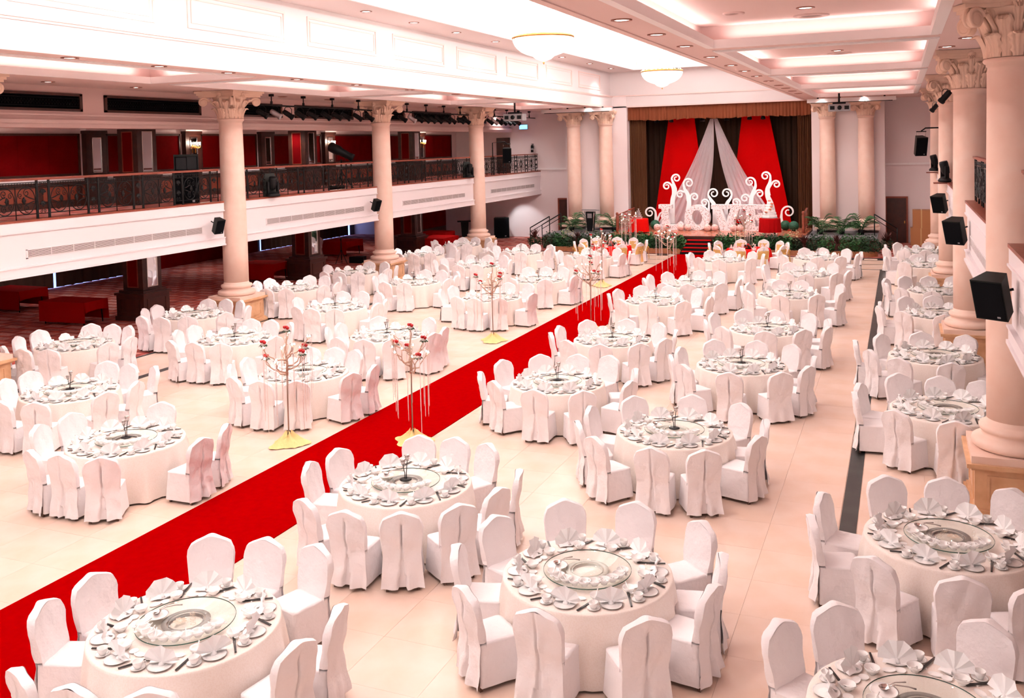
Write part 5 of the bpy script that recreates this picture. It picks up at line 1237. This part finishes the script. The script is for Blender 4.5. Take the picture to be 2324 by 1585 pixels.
for i,(y,l) in enumerate(((22.75,'nearer one, beside the first full left column'),(32.05,'farther one, beside the middle left column'))): speaker((LCX+.32,y,3.2),(rad(22),0,rad(75)),.3,.24,.46,'black wall loudspeaker on left parapet, %s'%l,bracket=[(0,.1,0),(-.05,.3,.02)])
for i,(y,l) in enumerate(((13.7,'nearest, at the photo edge'),(22.9,'second'),(32.1,'farthest'))): speaker((1.12,y,3.28),(rad(18),0,rad(-32)),.42,.3,.56,'black wall loudspeaker on right parapet, %s'%l,bracket=[(0,.12,0),(.15,.22,.02)])
def hung(loc,rot,label,arm):
    t=speaker(loc,rot,.46,.4,.78,label)
    for s in (-1,1): MB().tube([(s*.18,0,.39),(s*.18,0,.6)],.008,4).build('chain',M_steel,t)
    MB().tube([(-.2,0,.6),(.2,0,.6)],.02,6).build('crossbar',M_gear,t); MB().tube(arm,.028,6).build('support_arm',M_gear,t)
hung((.72,42.0,5.0),(rad(14),0,rad(20)),'black loudspeaker hung from an arm on the farthest right column',[(0,0,.62),(.2,.1,.72),(.8,.1,.72)])
hung((-19.1,45.1,4.92),(rad(8),0,rad(25)),'black loudspeaker hung from a bracket over the left railing near stage',[(0,0,.62),(-.1,0,.72),(-.75,-.3,.72),(-.75,-.3,-1.0)])
t=speaker((-20.45,22.7,4.6),(0,0,rad(55)),.74,.5,1.6,'tall black loudspeaker stack standing on the left balcony'); MB().box(-.3,.0,-.275,-.255,.34,.7).build('horn_recess',M_gear,t); MB().box(.02,.3,-.275,-.255,.34,.72).build('horn_recess',M_gear,t)
speaker((-21.8,50.3,.62),(0,0,rad(30)),.9,.7,1.2,'black subwoofer cabinet on the floor against the far wall','subwoofer')
# ---- moving head lamps on the balcony edge
def moving_head(loc,rz,label,hood=True):
    t=thing('moving_head_lamp',label,'stage lamp',loc,rz,'moving head lamps')
    b=MB(); b.lathe([(.0,0),(.24,0),(.26,.05),(.2,.12),(.1,.14),(0,.14)],16,M=Matrix.Diagonal((1,.75,1,1))); b.build('base',M_gear,t)
    b=MB(); b.box(-.2,-.14,-.06,.06,.12,.5).box(.14,.2,-.06,.06,.12,.5).box(-.2,.2,-.06,.06,.1,.16); b.build('yoke',M_gear,t)
    b=MB(); b.lathe([(.05,-.24),(.11,-.2),(.135,-.05),(.135,.14),(.12,.2),(.0,.19)],14,M=T4(0,0,.46,rx=.25)); b.build('head',M_gear,t)
    if hood: MB().prism([(-.27,0),(.27,0),(.27,.55),(.12,.78),(-.2,.78),(-.27,.6)],.16,.2).build('rear_shield',mat('olive_shield',(30,34,29),.6),t)
moving_head((-19.5,25.8,3.91),rad(60),'moving head stage lamp on left parapet, next to first full column'); moving_head((-19.5,41.3,3.91),rad(60),'moving head stage lamp on left parapet, next to farthest column')
moving_head((1.25,42.0,3.95),rad(-70),'moving head stage lamp on the farthest right column',False); moving_head((1.28,32.8,3.92),rad(-70),'moving head stage lamp on the third right column',False)
for y,l in ((42.2,'farthest'),(32.9,'third')): tag(boxes('lamp_shelf',[(.95,1.6,y-.4,y+.2,3.87,3.9)],M_wood,kind=False),'small shelf for stage lamp on %s right column'%l,'shelf')
for i,(x,y,z) in enumerate(((1.0,24.8,6.35),(1.05,34.0,6.35))):
    s=thing('stage_spotlight','black spotlight clamped below capital of the %s right column'%['second','third'][i],'spotlight',(x,y,z),0,'column spotlights'); q=Vector((-.5,.3,-.6)).to_track_quat('Z','Y').to_euler(); ob('body',SPBM,s,None,0,q,.7); ob('lens',SPF,s,None,0,q,.7); ob('yoke',SPY,s,None,.4,None,.7)
# ---- follow spot on tripod, stands
fs=thing('follow_spot','black follow spotlight on a tripod on the left balcony','spotlight',(-20.8,32.0,3.79)); q=Vector((.75,.35,-.45)).to_track_quat('Z','Y').to_euler()
MB().lathe([(.1,-.55),(.2,-.48),(.2,-.1),(.16,0),(.14,.4),(.16,.46),(.16,.55),(.0,.5)],14).build('body',M_gear,fs,(0,0,1.55)).rotation_euler=q
MB().tube([(0,0,.1),(0,0,1.25)],.035,8).build('pole',M_gear,fs); MB().tube([(.2,0,1.4),(.2,0,1.2),(-.2,0,1.2),(-.2,0,1.4)],.015,5).build('yoke',M_gear,fs)
for k in range(3): a=k*2.09+.4; MB().tube([(0,0,.75),(.5*cos(a),.5*sin(a),.02)],.022,6).build('leg',M_gear,fs)
MB().box(-.3,.3,-.55,-.25,0,.22).build('ballast',M_gear,fs)
# ---- furniture under the balcony
def trestle(x,y,w,l,rz,label,z=.75):
    t=thing('trestle_table',label,'table',(x,y,0),rz,'red clothed trestle tables'); b=MB()
    b.box(-w/2,w/2,-l/2,l/2,z-.03,z); 
    def side(p,q,drop,ph): b.grid(lambda u,v:(p[0]+(q[0]-p[0])*u+.015*sin(u*20+ph)*v,p[1]+(q[1]-p[1])*u+.02*sin(u*17+ph)*v,z-drop*v*(1-.15*sin(u*PI)*(drop<.6))),16,3)
    side((-w/2,-l/2),(w/2,-l/2),.66,0); side((w/2,-l/2),(w/2,l/2),.34,1); side((w/2,l/2),(-w/2,l/2),.66,2); side((-w/2,l/2),(-w/2,-l/2),.66,3)
    b.build('red_cloth',M_redcloth,t)
    for s in (-1,1):
        for r in (-1,1): MB().tube([(s*w*.42,r*l*.4,0),(s*w*.4,r*l*.38,z-.03)],.02,6).build('leg',M_gear,t)
for x,y,w,l,rz,lb in ((-29.4,23.8,1.9,1.2,0,'red clothed trestle table at the left photo edge, under the balcony'),(-25.0,22.4,1.9,1.0,.05,'red clothed trestle table beside the first dark pillar'),(-24.9,32.2,1.7,1.2,.05,'red clothed trestle table beside the second dark pillar'),(-26.8,41.0,1.6,1.6,0,'red clothed trestle table behind the middle left column'),(-22.4,43.4,1.5,1.8,0,'bright red clothed table behind the third dark pillar'),(-23.9,46.2,1.6,1.2,0,'red clothed table near the dark lectern under the balcony')):
    trestle(x,y,w,l,rz,lb)
tp=thing('tripod_stand','black folded tripod stand under the balcony','tripod',(-24.6,37.6,0)); MB().tube([(0,0,.2),(0,0,1.15)],.02,6).build('pole',M_gear,tp); MB().lathe([(0,1.12),(.05,1.14),(.05,1.2),(0,1.22)],8).build('head',M_gear,tp)
for k in range(3): a=k*2.09; MB().tube([(0,0,.7),(.32*cos(a),.32*sin(a),.01)],.014,5).build('leg',M_gear,tp)
tag(speaker_mesh(.8,.5,.3).build('equipment_case',M_gear,None,(-24.0,38.2,.15)),'black equipment case beside the tripod under the balcony','case')
lt=thing('lectern','tall black lectern under the far end of the balcony','lectern',(-23.2,48.3,0),.5); MB().box(-.32,.32,-.25,.25,0,.12).build('base',M_steel,lt); MB().prism([(-.16,.12),(.16,.12),(.22,1.1),(-.22,1.1)],-.14,.14).build('body',M_gear,lt); MB().box(-.42,.42,-.28,.28,1.12,1.17).build('top',M_gear,lt)
chair(-27.4,39.5,1.2,.3,'lone white covered chair behind a red table under the balcony','white covered banquet chairs',True,0)
# lower left wall: curtains with daylight gaps, red panel
for i,(a,b_) in enumerate(((16,20.5),(20.6,24.6),(24.7,28.0),(28.1,33.2),(41.5,50.2))): tag(drape('window_curtain',0,b_-a,0,.03,2.5,int((b_-a)*2.2),.06,M_duskcurtain,seed=i+20),'taupe window curtain on the lower left wall, %s from the camera'%(['first']+ORD[1:])[i],'curtain','lower wall curtains').matrix_world=Matrix.Translation((-32.3,a,0))@Matrix.Rotation(PI/2,4,'Z')
struct(boxes('window_1',[(-32.44,-32.42,20,33.3,.0,2.4)],M_daylight)); struct(boxes('window_2',[(-32.44,-32.42,41.6,50.6,0,2.4)],M_daylight))
boxes('trim_9',[(-32.44,-32.35,33.4,41.3,.0,2.5)],M_redpanel)
boxes('wall_left_partition',[(-25.2,-25,42.5,49.5,0,.8)],M_dwood); boxes('wall_left_partition_panel',[(-25.2,-25,42.5,49.5,.8,2.5)],M_redpanel)
# ---- projectors and screens
def projector(loc,rz,label,up):
    t=thing('projector',label,'projector',loc,rz,'ceiling projectors'); t.scale=(1.35,1.35,1.35); MB().box(-.33,.33,-.25,.25,-.13,.1).build('body',M_gear2,t); MB().lathe([(0,0),(.07,0),(.07,.05),(0,.05)],12,(.0,0,0),M=T4(0,-.25,-.02,rx=PI/2)).build('lens',M_gear,t)
    MB().tube([(0,0,.1),(0,0,up)],.03,8).build('ceiling_pole',M_gear,t); MB().box(-.2,.2,-.15,.15,.1,.16).build('mount',M_gear,t)
    for s in (-1,1): MB().box(s*.22-.07,s*.22+.07,-.256,-.25,-.08,.04).build('vent',M_gear,t)
projector((-16.2,39.3,6.72),.1,'grey ceiling projector hanging at left, beside the lighting bar',.48); projector((-2.5,43.5,6.75),.1,'grey ceiling projector hanging at right of the stage',.46)
for x0,x1,l in ((-18.0,-14.05,'left'),(-4.2,-.2,'right')):
    t=thing('projection_screen','rolled white projection screen under the ceiling, %s of the stage'%l,'screen',(0,47.5,7.22)); MB().box(x0,x1,-.09,.09,-.09,.09).build('housing',M_white,t); MB().box(x0+.15,x1-.15,-.02,.02,-.12,-.09).build('screen_edge',M_gear,t)
    for k in range(4): MB().box(x0+.5+k*(x1-x0-1)/3-.04,x0+.5+k*(x1-x0-1)/3+.04,-.04,.04,.09,.15).build('hanger',M_gear,t)
# ---- doors, sign, extinguisher, boxes
def door(name,x0,x1,z1,label=None):
    d=boxes(name,[(x0,x1,51.1,51.19,0,z1)],M_dwood); w=x1-x0
    for i in range(2):
        for z0,z2 in ((.2,1.0),(1.15,z1-.2)): boxes('door_panel',[(x0+.1+i*(w/2-.02),x0+w/2-.08+i*(w/2-.02),51.08,51.1,z0,z2)],M_dwood,d)
    boxes('door_frame',[(x0-.08,x0,51.05,51.2,0,z1+.08),(x1,x1+.08,51.05,51.2,0,z1+.08),(x0,x1,51.05,51.2,z1,z1+.08)],M_wood,d); boxes('handle',[(x1-.1,x1-.06,51.02,51.1,1.0,1.12)],M_brass,d)
door('door_1',-.7,.22,2.28); door('door_2',-18.4,-17.55,2.22)
d=boxes('door_3',[(-22.3,-21.45,51.1,51.19,3.79,5.9)],M_dwood); boxes('door_panel',[(-22.2,-21.55,51.08,51.1,3.95,5.75)],M_dwood,d)
sg=thing('exit_sign','lit blue exit sign on the far wall above the left balcony','sign',(-20.5,51.0,6.5)); MB().box(-.24,.24,-.03,.05,-.12,.12).build('light_box',M_exit,sg); MB().box(-.26,.26,0,.06,-.14,.14).build('frame',M_gear2,sg)
fe=thing('fire_extinguisher','black and red fire extinguisher on the far wall beyond left balcony','fire extinguisher',(-20.0,51.05,5.0)); MB().lathe([(0,0),(.075,0),(.08,.03),(.08,.36),(.05,.42),(.02,.44)],12).build('cylinder',M_gear,fe); MB().lathe([(.081,.14),(.081,.24)],12,cap=False).build('label_band',M_gear2,fe); MB().box(-.03,.1,-.02,.02,.46,.5).build('lever',M_gear,fe); MB().tube([(.03,0,.46),(.12,-.02,.4),(.11,-.02,.2)],.012,5).build('hose',M_gear,fe)
for x0,x1,z0,z1,l in ((.4,1.35,0,.86,'lower'),(.5,1.3,.862,1.75,'upper')):
    t=thing('cardboard_box','big brown cardboard box by the right door, %s of the two'%l,'box',(0,50.2,0)); MB().box(x0,x1,-.4,.4,z0,z1).build('carton',M_cardboard,t); MB().box(x0-.002,x1+.002,-.402,.402,z1-.03,z1-.026).build('flap_seam',M_planter,t); MB().box((x0+x1)/2-.03,(x0+x1)/2+.03,-.402,.402,z0+.01,z1+.003).build('tape',mat('packing_tape',(200,160,110),.3),t)
# wall wash spot under the balcony, at its fitting
downlight(-21.2,49.6,2.5,'small downlight under the far end of the left balcony','balcony underside downlights',False,.6); lamp('SPOT','wall_wash',(-21.2,49.3,2.4),130,(.93,.97,1),.05,None,(rad(48),0,rad(-20)),rad(62),.6)
for i,(x,y) in enumerate(((-20.4,14.2),(-20.4,18.2),(-20.4,26.5),(-20.4,36))): downlight(x,y,2.5,'small downlight under the left balcony edge, %s from the camera'%ORD[i],'balcony underside downlights',True,.6)
UBL=bpy.data.lights.new('aisle_fill_lamp','SPOT'); UBL.energy=70; UBL.color=(1,.88,.82); UBL.spot_size=rad(140); UBL.spot_blend=.7; UBL.shadow_soft_size=.1  # lamp for hidden downlights added to brighten the carpet under the balcony
for i in range(12):
    x,y=(-22,-26,-30)[i%3],(18,26,34.5,44)[i//3]; downlight(x,y,2.5,'added unseen downlight under the left balcony, %s column, %s row'%(['outer','middle','wall side'][i%3],ORD[i//3]),'balcony underside downlights',False,.6); lamp('SPOT','aisle_fill_lamp',(x,y,2.46),0,data=UBL)
for i,y in enumerate((18.2,20.6,23.2,27,29.5,32,35,39,43)): downlight(-23.4,y,6.5,'small downlight in upper balcony ceiling, %s from the camera'%ORD[i],'balcony ceiling downlights',i%4==1,.6)
# stage lamps above the valance
for i,x in enumerate((-12.4,-11.6,-9.9,-8.6,-7.4,-6.7)):
    s=thing('stage_spotlight','small dark lamp hanging behind the valance, %s from left'%(['first']+ORD[1:])[i],'spotlight',(x,50.6,6.75),0,'lamps behind the valance'); q=Vector((.0,-.15,-1)).to_track_quat('Z','Y').to_euler(); ob('body',SPBM,s,None,0,q); ob('yoke',SPY,s); MB().tube([(0,0,.1),(0,0,.8)],.012,4).build('hanger',M_gear,s)
lamp('SPOT','stage_wash',(-12.4,46.0,7.1),480,(1,.96,.96),.15,None,(rad(22),0,rad(-25)),rad(75),.7); lamp('SPOT','stage_wash',(-6.4,46.0,7.1),480,(1,.96,.96),.15,None,(rad(22),0,rad(25)),rad(75),.7)
lamp('SPOT','stage_wash',(-5.2,50.6,6.6),350,(.8,.9,1),.1,None,(rad(-12),rad(18),0),rad(60),.7)
dups={k:v for k,v in LABELS.items() if len(v)>1}
if dups: print('DUPLABELS',len(dups),list(dups.items())[:8])
